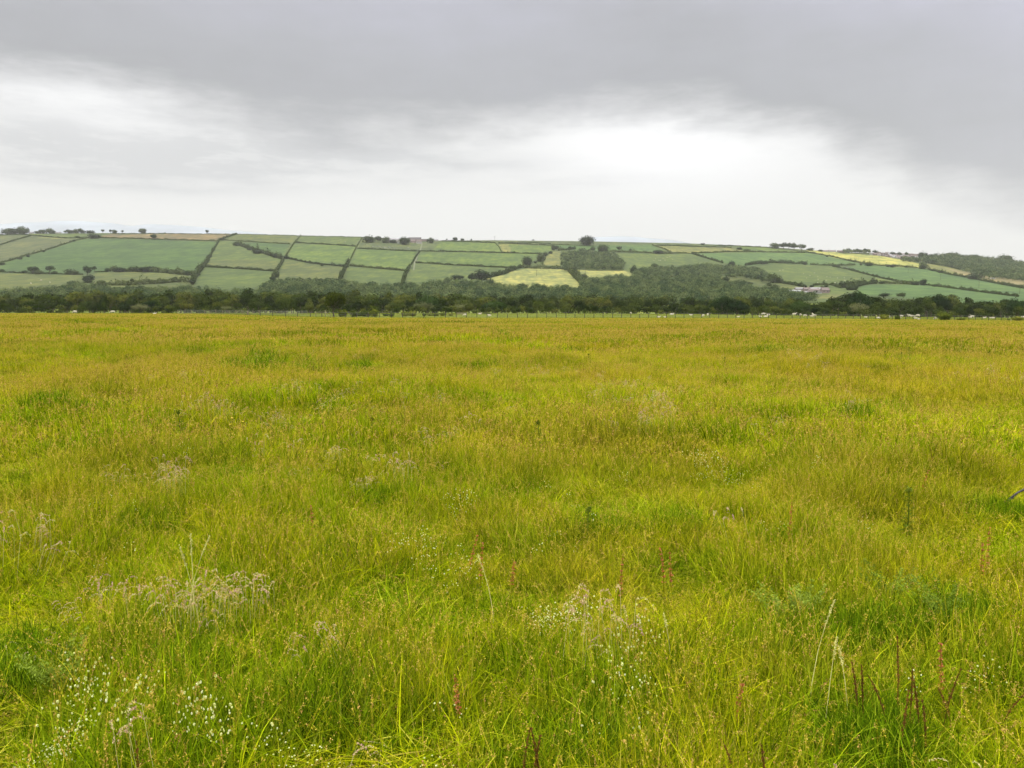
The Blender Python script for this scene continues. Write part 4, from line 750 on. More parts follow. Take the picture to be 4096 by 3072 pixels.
SHEEP = [
 (300, 1253, 'graze', 170, 1.35, 'pale sheep showing only its back over the grass at far left'), (451, 1253, 'graze', 200, 1.3, 'pinkish sheep alone on the brow left of the fence'), (619, 1257, 'lying', 20, 1.0, 'small sheep half hidden at the brow left of the old fence'), (1406, 1257, 'lying', 0, 1.1, 'sheep lying just right of the lone hawthorn tree'),
 (1860, 1264, 'graze', 185, 1.1, 'sheep by a fence post below the wooden hurdle'), (1919, 1258, 'lying', 20, 1.2, 'ewe lying uphill right of the wooden hurdle'), (1958, 1264, 'lying', 160, 1.2, 'sheep lying close to the fence right of the hurdle'), (2523, 1257, 'graze', 60, 1.0, 'single small sheep seen against a fence post in the centre'), (2687, 1260, 'lying', 10, 1.3, 'wide lying sheep left of the two grazing ones'), (2635, 1270, 'lying', 0, 1.0, 'sheep almost hidden in grass by the fence, left of another like it'), (2660, 1270, 'lying', 180, .8, 'lamb almost hidden in grass by the fence'),
 (2764, 1262, 'lying', 170, 1.0, 'small sheep with dark face left of the two grazing ones'), (2813, 1267, 'graze', 225, 1.2, 'grazing sheep nearer the fence of two left of centre right'), (2831, 1263, 'graze', 250, 1.2, 'grazing sheep behind its neighbour, tail towards us'), (2953, 1269, 'lying', 0, .9, 'sheep nearly sunk in the grass between two groups'), (3041, 1268, 'lying', 190, 1.0, 'round lying sheep left in the group of four'), (3063, 1269, 'lying', 0, 1.3, 'long lying sheep lowest in the group of four'), (3054, 1259, 'graze', 180, 1.2, 'upper left sheep in the group of four'), (3073, 1260, 'lying', 170, 1.1, 'upper right sheep in the group of four'),
 (3177, 1260, 'stand', 0, 1.25, 'sheep standing in profile, facing right, before the layered tree'), (3202, 1262, 'graze', 100, 1.0, 'narrow sheep seen end on right of the standing one'), (3220, 1267, 'graze', 0, 1.1, 'grazing sheep between end on sheep and the trio'), (3251, 1261, 'stand', 80, 1.2, 'uppermost sheep of the trio'), (3245, 1266, 'lying', 180, .9, 'lying lamb of the trio'), (3258, 1268, 'graze', 200, 1.3, 'biggest grazing sheep of the trio beside a post'),
 (3463, 1270, 'lying', 170, .9, 'small lying sheep left of the round gorse bushes'), (3514, 1274, 'lying', 0, 1.3, 'long cream sheep lying at the left gorse bush'), (3557, 1271, 'graze', 90, 1.0, 'sheep tucked against the right side of the left gorse bush'), (3606, 1269, 'graze', 180, 1.1, 'sheep just right of and above the smaller gorse bush'), (3599, 1274, 'lying', 0, .8, 'lamb beside the smaller gorse bush'), (3636, 1268, 'stand', 190, 1.25, 'left sheep of the touching pair above the wire'), (3650, 1270, 'graze', 0, 1.2, 'right sheep of the touching pair above the wire'), (3671, 1268, 'graze', 180, 1.3, 'large grazing sheep right of the touching pair'), (3663, 1275, 'lying', 150, 1.0, 'sheep lying below the large grazing one'), (3676, 1279, 'lying', 20, 1.1, 'lowest sheep lying right by the fence post'),
 (3743, 1277, 'graze', 200, 1.3, 'sheep hidden in part by the widest gorse bush'), (3880, 1271, 'lying', 0, 1.1, 'sheep lying left of the tall pale one'), (3889, 1271, 'stand', 180, 1.2, 'tall pale sheep alone right of the widest gorse bush'), (3938, 1273, 'lying', 0, 1.0, 'faint lying sheep midway to the right edge'), (3962, 1273, 'lying', 180, .8, 'left of two small sheep near the right edge'), (3972, 1274, 'lying', 0, 1.0, 'right of two small sheep near the right edge'), (4040, 1287, 'lying', 10, .8, 'small sheep left of the rightmost bush'), (4092, 1274, 'graze', 180, 1.2, 'sheep cut by the right edge of the photo')]
for a in SHEEP: sheep(*a)
def far_animal(n, x, y, me, s, lab, group, cat, name):
    px, py = c(n, x, y); X, Y, Z = hillpt(px, py); o = link(name, me, loc=(X, Y, Z), rz=random.uniform(0, 6.28), sc=s); tag(o, lab, cat, group)
for x, y in [(330, 380), (405, 406), (425, 408), (465, 404), (480, 402), (492, 400), (515, 408), (540, 414), (500, 412), (553, 416), (570, 412), (585, 420), (612, 414), (620, 410), (640, 424), (660, 420), (683, 424), (700, 430), (725, 430), (755, 436), (690, 436), (860, 424), (560, 422)]:
    far_animal(3, x, y, CW[random.choice(['stand', 'graze'])], 2.3, 'black and white cow grazing in the field below the hilltop farm', 'cows below the hilltop farm', 'cow', 'cow')
for x, y in [(2025, 316), (2085, 314), (2140, 334), (2160, 326)]: far_animal(2, x, y, CW['stand'], 2.2, 'cow in the strip field under the skyline left of the farm', 'cows in the skyline strip field', 'cow', 'cow')
for x, y in [(10, 326), (62, 345), (225, 345), (215, 375)]: far_animal(3, x, y, CW['stand'], 2.2, 'cow at the hedge left of the farm trees', 'cows by the hedge left of the farm', 'cow', 'cow')
for x, y in [(1820, 578), (1840, 555), (1880, 575), (1900, 576), (1935, 548), (1960, 574), (1985, 540), (2020, 530), (2055, 562), (1390, 540)]: far_animal(4, x, y, SH['lying'], 1.6, 'tiny white sheep scattered in the green field above the hillside wood', 'sheep above the hillside wood', 'sheep', 'sheep')
for x, y in [(1262, 705), (1300, 698), (1560, 745), (1600, 800), (1640, 768), (1745, 815), (1740, 780), (1855, 782), (1740, 858), (1900, 790), (1990, 800), (2075, 796), (2140, 850), (1960, 860), (2080, 830), (1850, 830), (1700, 735), (2180, 880)]: far_animal(5, x, y, SH['lying'], 1.6, 'tiny white sheep scattered in the pasture above the hamlet', 'sheep above the hamlet', 'sheep', 'sheep')
for x, y, l in [(390, 872, 'white dot of a sheep low in the leftmost pasture'), (520, 834, 'sheep higher up in the leftmost pasture'), (632, 860, 'sheep beside a dark mark in the leftmost pasture')]: far_animal(1, x, y, SH['graze'], 2.2, l, None, 'sheep', 'sheep')

# ------------------------------------------------------------------ fences and hurdle
def post_mesh(h, r, mat, seed):
    q = random.Random(seed); b = MB(); lx = q.uniform(-.05, .05); ly = q.uniform(-.03, .03)
    b.tube([(0, 0, -.3), (lx * .4, 0, h * .5), (lx, ly, h - .02), (lx, ly, h)], [r * 1.05, r, r * .95, r * .7], 7); return b.mesh('post', [mat], True)
def fence(lab, pts, hts, mat, rad, wires, wrad, seed=0, name='wire_fence', stock=0):
    root = link(name, None, loc=pts[0]); tag(root, lab, 'fence'); o0 = Vector(pts[0]); pv = [post_mesh(1.0, rad, mat, seed + k) for k in range(5)]
    for i, (p, h) in enumerate(zip(pts, hts)):
        o = link('post', pv[(i * 3) % 5], root); o.location = Vector(p) - o0; o.rotation_euler = (0, 0, i * 1.7); o.scale = (1, 1, h)
    for wz in wires:
        b = MB(); b.tube([Vector(p) - o0 + Vector((0, -.05, h * wz)) for p, h in zip(pts, hts)], [wrad] * len(pts), 4); link('wire', b.mesh('wire', [M['wire']]), root)
    return root
def cl(n, xs): return [c(n, x, 0)[0] for x in xs]
fx = [800 + v / 3.16 for v in (763, 920, 1080, 1232, 1397, 1540)] + [1335] + cl(3, [65, 212, 355, 500, 650, 788, 920, 1060, 1200, 1333, 1470, 1600, 1731, 1859, 1990, 2117]) + cl(4, [95, 220, 340, 465, 586, 707, 822, 943, 1060, 1177, 1296, 1411, 1526, 1640, 1752, 1861, 1976, 2090, 2200]) + cl(5, [165, 272, 377, 490, 600, 706, 810, 915, 1020, 1120, 1220, 1315, 1418, 1520, 1610, 1710, 1801, 1905, 1998, 2095, 2190]) + cl(6, [145, 245, 333, 430, 550, 640, 718, 812, 900, 992, 1080, 1170, 1255, 1336, 1420, 1519, 1602, 1685, 1769, 1850, 1930, 2010, 2100, 2190])
fp = []; fh = []
for x in fx:
    Y = float(np.interp(x, [1000, 1400, 2700, 4096], [180, 200, 214, 226])); X = ue(x, 1262)[0] * Y; fp.append((X, Y, float(gz(X, Y)))); fh.append(random.uniform(1.30, 1.5) * (1.15 if random.random() < .12 else 1))
fence('long post and wire fence across the pasture edge from the lone hawthorn to the right', fp, fh, M['darkpost'], .085, (.93, .62, .35), .012, 1)
bx = [800 + v / 3.16 for v in (-280, -110, 60, 115, 200, 285, 370, 455, 530, 545, 667, 750, 827, 880, 973, 1024, 1100, 1158, 1210, 1290, 1353)]
bp = []; bh = []
for x in bx:
    Y = float(np.interp(x, [700, 1240], [232, 262])); X = ue(x, 1255)[0] * Y; bp.append((X, Y, float(gz(X, Y)))); bh.append(random.uniform(1.2, 1.45))
fence('older fence of pale posts and mesh wire left of the lone hawthorn', bp, bh, M['palepost'], .085, (.95, .85, .72, .6, .48, .36, .24, .12), .012, 40)
# corner with rails
root = link('rail_fence', None, loc=(0, 0, 0)); tag(root, 'short wooden rail corner with slanting brace left of the lone hawthorn', 'fence')
def nfp(x, Y, y=1258): X = ue(x, y)[0] * Y; return Vector((X, Y, float(gz(X, Y))))
A = [nfp(800 + v / 3.16, 212) for v in (1465, 1540, 1585, 1640, 1655)]
root.location = A[0]
for q, h, r_ in zip(A[:3] + A[4:], (1.35, 1.35, 1.9, 1.0), (.1, .08, .1, .08)):
    o = link('post', post_mesh(h, r_, M['post'], int(h * 100)), root); o.location = q - A[0]
for h in (1.25, .75):
    b = MB(); b.tube([Vector((0, -.1, h)), A[2] - A[0] + Vector((0, -.1, h + .08))], [.06, .055], 6); link('rail', b.mesh('rail', [M['palepost']], True), root)
b = MB(); b.tube([A[2] - A[0] + Vector((0, -.12, 1.6)), A[3] - A[0] + Vector((0, -.12, .15))], [.08, .07], 6); link('brace', b.mesh('brace', [M['palepost']], True), root)
# gate post with fallen branches
p0 = nfp(800 + 603 / 3.16, 200, 1256); root = link('old_stump', None, loc=p0); tag(root, 'thick old post with struts at its foot left in the old fence', 'post')
link('post', post_mesh(1.15, .17, M['post'], 77), root)
for sx in (-1, 1):
    b = MB(); b.tube([(sx * .1, -.1, .55), (sx * .5, -.15, .3), (sx * 1.0, -.2, .05)], [.06, .05, .04], 6); link('strut', b.mesh('strut', [M['bark']], True), root)
p0 = nfp(1848, 252, 1249); root = link('wooden_hurdle', None, loc=p0, rz=.25); tag(root, 'pale weathered wooden hurdle lying askew behind the fence', 'hurdle')
for i, z in enumerate((.55, .8, 1.05)):
    b = MB(); b.box(-1.7, 1.6, -.03, .03, z - .06, z + .06, M=Matrix.Rotation(-.05 * i + .06, 4, 'Y')); link('rail', b.mesh('rail', [M['palepost']]), root)
for x in (-1.5, 0, 1.5):
    b = MB(); b.box(x - .05, x + .05, .035, .09, -.2, 1.2, M=Matrix.Rotation(.03, 4, 'Y')); link('post', b.mesh('post', [M['palepost']]), root)

# ------------------------------------------------------------------ lone hawthorn and gorse
hX = nfp(1338, 222, 1256); root = link('hawthorn_tree', None, loc=hX); tag(root, 'lone leafy hawthorn with one dark leaning trunk beside the fence', 'tree')
r = np.random.default_rng(77)
P, nn = crown_pts(r, 6.9, 6.3, 1.3, 7600, lobes=40, lr=.13, shape='dome'); k = P[:, 0] < 0; P[:, 2] += np.where(P[:, 0] > .8, .25, -.15); P[:, 0] += .35
P = P[~((P[:, 2] < 2.4) & (P[:, 0] < -1.5))]; nn = nn[:len(P)]
P[:, 2] = np.where(r.random(len(P)) < .5, np.round(P[:, 2] / .55) * .55 + .1 * np.sin(P[:, 0] * 2), P[:, 2]); V_, F_ = cards(P, nn, r.uniform(.15, .34, len(P)), r, jit=.5); link('crown', mesh('crown', V_, F_, [M['hawthorn']]), root)
b = MB(); b.tube([(-.3, 0, -.3), (-.25, 0, .6), (-.45, 0, 1.5), (-.3, 0, 2.6), (.2, 0, 4.2), (.3, 0, 5.6)], [.30, .24, .21, .17, .1, .03], 9)
q = random.Random(4)
for k in range(15):
    a = q.uniform(0, 6.28); z0 = q.uniform(1.5, 3.6); l = q.uniform(1.4, 2.6)
    b.tube([(-.3, 0, z0), (-.3 + math.cos(a) * l * .5, math.sin(a) * l * .5, z0 + l * .35), (.1 + math.cos(a) * l, math.sin(a) * l, z0 + l * .75)], [.09, .06, .02], 5)
link('trunk', b.mesh('trunk', [M['bark']], True), root)
GM = [crown_mesh('gorse_bush', 500 + k, 4, 2.4, -.2, 1500, .24, M['gorse'], lobes=26, lr=.2, low=0) for k in range(4)]
def gorse(px, pyb, wpx, hpx, Yd, lab, k=0, mat=None):
    p = nfp(px, Yd, pyb); w = wpx * Yd / FPX / 3.6; h = hpx * Yd / FPX / 2.2
    # keep the foot where the ground is
    o = link('gorse_bush', GM[k % 4], loc=p, rz=k * 1.9, sc=(w, w, h)); tag(o, lab, 'bush', 'gorse bushes in the pasture'); return o
for i, a in enumerate([(1372, 1257, 45, 34, 222, 'gorse bush directly right of the hawthorn trunk'), (1415, 1257, 40, 30, 226, 'gorse bush second right of the hawthorn, behind a lying sheep'), (1440, 1254, 30, 22, 240, 'low yellowish gorse bush between two darker ones'), (1462, 1255, 38, 30, 232, 'dark gorse bush third from the hawthorn'), (1498, 1255, 42, 34, 232, 'tallest gorse bush of the row right of the hawthorn'), (1543, 1252, 30, 12, 245, 'small low gorse bush after the tallest one'), (1567, 1256, 22, 22, 235, 'narrow gorse bush standing alone mid row'), (1620, 1254, 36, 24, 240, 'reddish brown gorse bush left of a dark wide one'), (1650, 1254, 40, 24, 240, 'dark wide gorse bush right of the reddish one'), (1697, 1254, 20, 14, 245, 'tiny gorse bush beside a fence post'),
     (1722, 1252, 36, 16, 250, 'low gorse bush left end of the yellow green run'), (1745, 1253, 26, 15, 248, 'dark low gorse bush in the yellow green run'), (1770, 1252, 30, 16, 250, 'rounded gorse bush right in the yellow green run'), (1804, 1252, 26, 14, 250, 'last gorse bush left of the wooden hurdle'), (1940, 1249, 60, 7, 300, 'low brown scrub behind the lying ewe'),
     (3537, 1272, 40, 27, 218, 'round dark gorse bush with cream sheep at its foot'), (3590, 1273, 24, 19, 218, 'smaller gorse bush right of the round dark one'), (3776, 1281, 62, 38, 216, 'widest and tallest gorse bush on the right pasture'), (3846, 1281, 36, 14, 218, 'flat low gorse bush right of the widest one'), (4034, 1286, 14, 10, 220, 'tiny gorse bush left of the rightmost one'), (4072, 1286, 46, 21, 218, 'broad low gorse bush at the right edge')]): gorse(*a, k=i)

# ------------------------------------------------------------------ meadow plants that can be told apart
def stemplant(name, px, py, tip, kind, lab, group=None, seed=0, sc=1.0):
    tip *= .68; X, Y, Z = nearpt(px, py, tip); q = random.Random(seed * 13 + int(px)); root = link(name, None, loc=(X, Y, Z), rz=q.uniform(0, 6.28)); b = MB(); h = tip; lean = q.uniform(-.12, .12) * h * (3.2 if kind == 'dark' else 1.8 if kind == 'sorrel' else 1)
    def at(t): return Vector((lean * t * t, .02 * t, h * t))
    if kind == 'sorrel' or kind == 'dark':
        b.tube([at(t) for t in (0, .3, .6, .85, 1)], [.0035, .003, .0025, .002, .001], 5); link('stem', b.mesh('stem', [M['darkspike'] if kind == 'dark' else M['stem']]), root)
        V = []; F = []; T = []; r = np.random.default_rng(seed + 5)
        n = 170 if kind == 'sorrel' else 150; t = r.uniform(.42 if kind == 'sorrel' else .55, 1, n); wid = (.016 if kind == 'sorrel' else .006) * sc * (1.15 - t) ** .5 * 1.4
        t = t + .02 * np.sin(t * 70 + seed); C_ = np.array([at(v) for v in t]); a = r.uniform(0, 6.28, n); C_[:, 0] += np.cos(a) * wid * r.random(n); C_[:, 1] += np.sin(a) * wid * r.random(n)
        V, F = cards(C_, r.normal(0, 1, (n, 3)), r.uniform(.006, .012, n) * (1 if kind == 'sorrel' else .7) * sc, r)
        link('seed_head', mesh('seed_head', V, F, [M['sorrel'] if kind == 'sorrel' else M['darkspike']], attrs={'br': np.repeat(r.random(n), 4)}), root)
        r2 = np.random.default_rng(seed); n = 7; tt_ = r2.uniform(.02, .3, n); C_ = np.array([at(v) for v in tt_]); C_[:, :2] += r2.normal(0, .04, (n, 2)); V, F = cards(C_, r2.normal(0, 1, (n, 3)), np.full(n, .05), r2, asp=.25); link('leaf', mesh('leaf', V, F, [M['weed']]), root)
        tag(root, lab, 'sorrel' if kind == 'sorrel' else 'dock', group)
    elif kind == 'thistle':
        b.tube([at(t) for t in (0, .4, .8, 1)], [.006, .005, .004, .003], 6); link('stem', b.mesh('stem', [M['weed']]), root)
        b = MB(); nl = 26
        for i in range(nl):
            t = .08 + .86 * i / nl; p = at(t); a = i * 2.4; L = h * .26 * (1.15 - t * .75) * sc; d = Vector((math.cos(a), math.sin(a), 0)); w = Vector((-d.y, d.x, 0)); mid = p + d * L * .5 + Vector((0, 0, L * .32)); end = p + d * L + Vector((0, 0, L * .1)); ww = L * .13
            b.add([p, mid + w * ww, end, mid - w * ww, mid + Vector((0, 0, -.004))], [(0, 1, 4), (1, 2, 4), (2, 3, 4), (3, 0, 4)])
            for s_ in (.3, .55, .8):
                pp = p.lerp(end, s_) + Vector((0, 0, L * .25)); 
                for sg in (-1, 1): b.add([pp, pp + d * L * .09 + w * sg * ww * .2, pp + w * sg * ww * 2.0 + d * L * .06 + Vector((0, 0, .01))], [(0, 1, 2)])
        link('leaf', b.mesh('leaf', [M['weed']]), root)
        r = np.random.default_rng(seed); n = 60; C_ = np.array(at(1.0)) + r.normal(0, .012 * sc, (n, 3)); V, F = cards(C_, r.normal(0, 1, (n, 3)), np.full(n, .016), r); link('flower_bud', mesh('flower_bud', V, F, [M['weed']]), root)
        tag(root, lab, 'thistle', group)
    elif kind == 'yarrow':
        r = np.random.default_rng(seed + int(px)); VV = []
        for k in range(16):
            a = r.uniform(0, 6.28); L = r.uniform(.12, .30) * sc; e_ = np.array([math.cos(a) * L * .7, math.sin(a) * L * .7, tip * r.uniform(.75, 1.05)]); s0 = np.array([0, 0, tip * .3]); n = 70; t = r.random(n)[:, None]
            C_ = s0 + (e_ - s0) * t + r.normal(0, 1, (n, 3)) * .020 * (1.2 - t); VV.append(cards(C_, r.normal(0, 1, (n, 3)), np.full(n, .017), r, asp=.3)[0])
        V = np.concatenate(VV); link('foliage', mesh('foliage', V, np.arange(len(V)).reshape(-1, 4), [M['yarrow']]), root)
        b.tube([(0, 0, -.02), (0, 0, tip * .6)], [.004, .003], 5); link('stem', b.mesh('stem', [M['weed']]), root); tag(root, lab, 'herb', group)
    elif kind == 'tallgrass':
        Ln = [at(t) + Vector((lean * 1.5 * t * t, 0, 0)) for t in (0, .3, .6, .8, 1)]; b.tube(Ln, [.0020, .0018, .0015, .0012, .001], 5); link('stem', b.mesh('stem', [M['goldstem']]), root)
        r = np.random.default_rng(seed); n = 90; t = r.uniform(.82, 1.02, n); C_ = np.array([np.array(at(v)) + np.array([lean * 1.5 * v * v, 0, 0]) for v in t]) + r.normal(0, .003, (n, 3)); V, F = cards(C_, r.normal(0, 1, (n, 3)), np.full(n, .007), r, asp=.5); link('seed_head', mesh('seed_head', V, F, [M['goldstem']], attrs={'br': np.repeat(r.random(n), 4)}), root); tag(root, lab, 'grass stalk', group)
M['yarrow'] = mat_foliage('yarrow_leaf', [(0, (.15, .21, .02)), (.5, (.26, .34, .04)), (1, (.40, .48, .09))], nscale=6)
M['goldstem'] = plain('golden_stem', (.50, .46, .15), .8, .2, 8)
for i, (px, py, tip, lab) in enumerate([(3158, 2010, .62, 'tall rust red sorrel spike right of centre below the clover patch'), (1916, 2170, .55, 'rust red sorrel spike above the middle clover cluster'), (1878, 2140, .5, 'leaning rust red sorrel head left of the upright middle spike'), (2486, 2220, .6, 'long thin sorrel spike right of the middle clover cluster'), (2662, 2190, .55, 'left of two thin sorrel spikes side by side'), (2694, 2200, .55, 'right of two thin sorrel spikes side by side'), (3962, 2120, .6, 'brightest red sorrel spike near the right edge'), (3936, 2170, .5, 'shorter red sorrel spike left of the brightest one'), (1252, 2030, .45, 'orange sorrel tuft beside a dark grass hollow'), (2040, 2240, .4, 'low sorrel head among clover in the middle'), (3786, 2575, .5, 'orange brown sorrel spike among dark dock spikes'), (2936, 2720, .42, 'small sorrel spike at the lower right centre'), (1838, 2700, .4, 'orange tinted sorrel in the lower middle'), (3690, 1880, .5, 'faint sorrel spike left of the dead branch')]):
    stemplant('sorrel_plant', px, py, tip, 'sorrel', lab, None, i, .8)
for i, (px, py, tip, lab) in enumerate([(3470, 2625, .52, 'tallest dark dock spike in the lower right, left of its group'), (3452, 2640, .5, 'thin dark dock spike touching the tallest one'), (3600, 2570, .58, 'dark dock spike leaning right in the middle of the group'), (3572, 2700, .45, 'dark dock spike in front of the leaning one'), (3646, 2650, .5, 'curved dark dock spike right of the leaning one'), (3700, 2710, .48, 'dark dock spike under the orange sorrel'), (3604, 2800, .42, 'short thick dark dock spike at the front of the group'), (3780, 2660, .5, 'dark dock spike directly below the orange sorrel head'), (3716, 2790, .42, 'dark straight dock spike right of the short thick one'), (3822, 2740, .4, 'thin brown dock spike at the right of the group'), (3990, 2700, .5, 'brown dock spike near the right edge'), (2982, 2980, .4, 'reddish dark dock spike at the bottom right of centre'), (3066, 2960, .45, 'leaning dark dock stalk at the bottom right of centre'), (2120, 2930, .45, 'dark dock stalk at the bottom centre'), (2172, 2880, .5, 'taller dark dock stalk right of the bottom centre one'), (2090, 2960, .4, 'small dark dock stalk left of the bottom centre pair'), (3742, 1790, .5, 'dark dock spike in the middle distance at right'), (3732, 1760, .5, 'thin dock spike behind the middle distance one'), (540, 3000, .4, 'dark dock stalk low in the left corner area')]):
    stemplant('dock_plant', px, py, tip, 'dark', lab, None, 40 + i, 1.0)
for i, (px, py, tip, lab, s_) in enumerate([(3636, 1965, .55, 'tall thistle with pale grey head near the right edge', .8), (2350, 2040, .45, 'spiny thistle in the middle foreground', .8), (2160, 1690, .6, 'thistle in the middle distance at centre', 1), (3543, 1408, .65, 'left dark thistle beyond the pale grass bank', .8), (3639, 1392, .8, 'right and larger dark thistle beyond the pale grass bank', 1.0), (2355, 1418, .6, 'dark thistle in the far meadow right of centre', .9), (2268, 1298, .8, 'upright thistle near the fence at centre', .9), (722, 1650, .7, 'dark leafy thistle beside the pink grass bank at left', 1), (1338, 1318, .7, 'thistle patch in the far meadow below the hawthorn', .9), (3850, 1352, .6, 'thistle high in the right meadow', 1), (1490, 1680, .5, 'small thistle left of centre in the middle distance', 1), (2700, 1262, 1.3, 'thistle standing above the fence line', 1.4), (3606, 1412, .6, 'small thistle between two larger dark ones', 1), (410, 1243, 1.2, 'leafy thistle on the brow between two pale sheep', 1.4), (2896, 1432, .6, 'small thistle left of the pale grass bank', 1.2)]):
    stemplant('thistle', px, py, tip, 'thistle', lab, None, 80 + i, s_)
for i, (px, py, tip, lab, s_) in enumerate([(3560, 2255, .40, 'feathery grey green yarrow right of the lower centre', 1), (3130, 2345, .38, 'feathery yarrow left of its taller neighbour', .9), (3240, 2340, .38, 'pale tipped feathery yarrow in the lower right middle', .8), (3780, 2330, .42, 'bright green feathery yarrow near the right edge', 1), (230, 2580, .42, 'bright feathery yarrow in the lower left', 1)]):
    stemplant('yarrow_plant', px, py, tip, 'yarrow', lab, None, 120 + i, s_)
for i, (px, py, tip, lab) in enumerate([(3253, 2440, .70, 'tall golden grass stalk with dense head in the lower right'), (3312, 2560, .6, 'pale stalk below the tall golden one'), (760, 2150, .85, 'tallest pale stalk of the sheaf at left'), (790, 2180, .82, 'second pale stalk of the sheaf at left'), (730, 2165, .8, 'left pale stalk of the sheaf at left'), (1975, 2240, .6, 'pale upright stalk at centre beside clover'), (2690, 2450, .5, 'golden leaf like stalk right of the yellow clover cluster'), (3410, 2620, .5, 'thin golden stalk beside the dark dock spikes')]):
    stemplant('grass_stalk', px, py, tip, 'tallgrass', lab, None, 140 + i)
# dead branch at the right edge
X, Y, Z = nearpt(4072, 1972, .2); root = link('dead_branch', None, loc=(X, Y, Z), sc=.58); tag(root, 'dark dead branch rising out of the grass at the right edge', 'branch')
b = MB(); b.tube([(-.28, 0, .12), (-.12, 0, .25), (.0, .02, .33), (.2, .05, .42), (.55, .1, .56)], [.006, .011, .015, .018, .022], 7); b.tube([(0, .02, .33), (-.08, .0, .25), (-.16, -.03, .21)], [.010, .008, .004], 6); b.tube([(.2, .05, .42), (.28, .05, .55)], [.008, .003], 5)
link('branch', b.mesh('branch', [plain('dead_wood', (.05, .045, .04), .9, .4, 10)], True), root)

# ------------------------------------------------------------------ grass
def blades(n, rad, h0, h1, w, r, lean=.35, t0=None):
    a = r.uniform(0, 6.28, n); rr = rad * np.sqrt(r.random(n)); bx, by = rr * np.cos(a), rr * np.sin(a)
    h = r.uniform(h0, h1, n); d = r.uniform(0, 6.28, n); ln = np.abs(r.normal(0, lean, n)) + .05; tw = r.uniform(0, 6.28, n)
    ww = w * r.uniform(.6, 1.4, n); V = []; T = []
    for t, wf in ((0, 1), (.4, .95), (.75, .6), (1, .08)):
        k = h * ln * t ** 1.8; cx, cy = bx + np.cos(d) * k, by + np.sin(d) * k; cz = h * (t - .28 * ln * t * t)
        ox, oy = np.cos(tw) * ww * wf / 2, np.sin(tw) * ww * wf / 2
        V.append(np.stack([cx - ox, cy - oy, cz], -1)); V.append(np.stack([cx + ox, cy + oy, cz], -1)); T += [t, t]
    V = np.stack(V, 1).reshape(-1, 3); i = np.arange(n)[:, None] * 8
    F = np.concatenate([i + np.array([[0, 1, 3, 2]]), i + np.array([[2, 3, 5, 4]]), i + np.array([[4, 5, 7, 6]])], 0)
    return V, F, np.tile(T, n), np.repeat(r.random(n), 8)
def stems(n, rad, h0, h1, w, hl, hw, r, bend=.2, head=16):
    """thin culms carrying loose seed heads"""
    VV = []; FF = []; T = []; B = []; o = 0
    for k in range(n):
        a = r.uniform(0, 6.28); q = rad * math.sqrt(r.random()); x, y = q * math.cos(a), q * math.sin(a); h = r.uniform(h0, h1); d = r.uniform(0, 6.28); bn = abs(r.normal(0, bend)) * h; br = r.random(); tw = r.uniform(0, 6.28)
        def P(t): return np.array([x + math.cos(d) * bn * t ** 2.5, y + math.sin(d) * bn * t ** 2.5, h * (t - .15 * bn / h * t ** 3)])
        for t0, t1 in ((0, .4), (.4, .75), (.75, 1)):
            p, s = P(t0), P(t1); ox = np.array([math.cos(tw), math.sin(tw), 0]) * w / 2
            VV += [p - ox, p + ox, s + ox * .8, s - ox * .8]; FF.append([o, o + 1, o + 2, o + 3]); o += 4; T += [0] * 4; B += [min(1, br * .5)] * 4
        m = head; tt_ = 1 - hl / h * r.random(m); C_ = np.array([P(t) for t in tt_]) + r.normal(0, hw, (m, 3)); v, f = cards(C_, r.normal(0, 1, (m, 3)), np.full(m, hw * 2.2), r, asp=.5)
        VV += list(v); FF += (f + o).tolist(); o += len(v); T += [1] * len(v); B += list(np.repeat(np.clip(br + r.normal(0, .2, m), 0, 1), 4))
    return np.array(VV), np.array(FF), np.array(T, float), np.array(B)
def joinm(name, parts, mats):
    VV, FF, T, B, MI = [], [], [], [], []; o = 0
    for (v, f, t, b_), mi in parts:
        VV.append(v); FF.append(f + o); T.append(t); B.append(b_); MI.append(np.full(len(f), mi)); o += len(v)
    return mesh(name, np.concatenate(VV), np.concatenate(FF), mats, fmat=np.concatenate(MI), attrs={'bt': np.concatenate(T), 'br': np.concatenate(B)})
def source(name, meshes):
    cc = bpy.data.collections.new(name)
    for i, me in enumerate(meshes):
        o = bpy.data.objects.new('%s_%02d' % (name, i), me); cc.objects.link(o)
    return cc
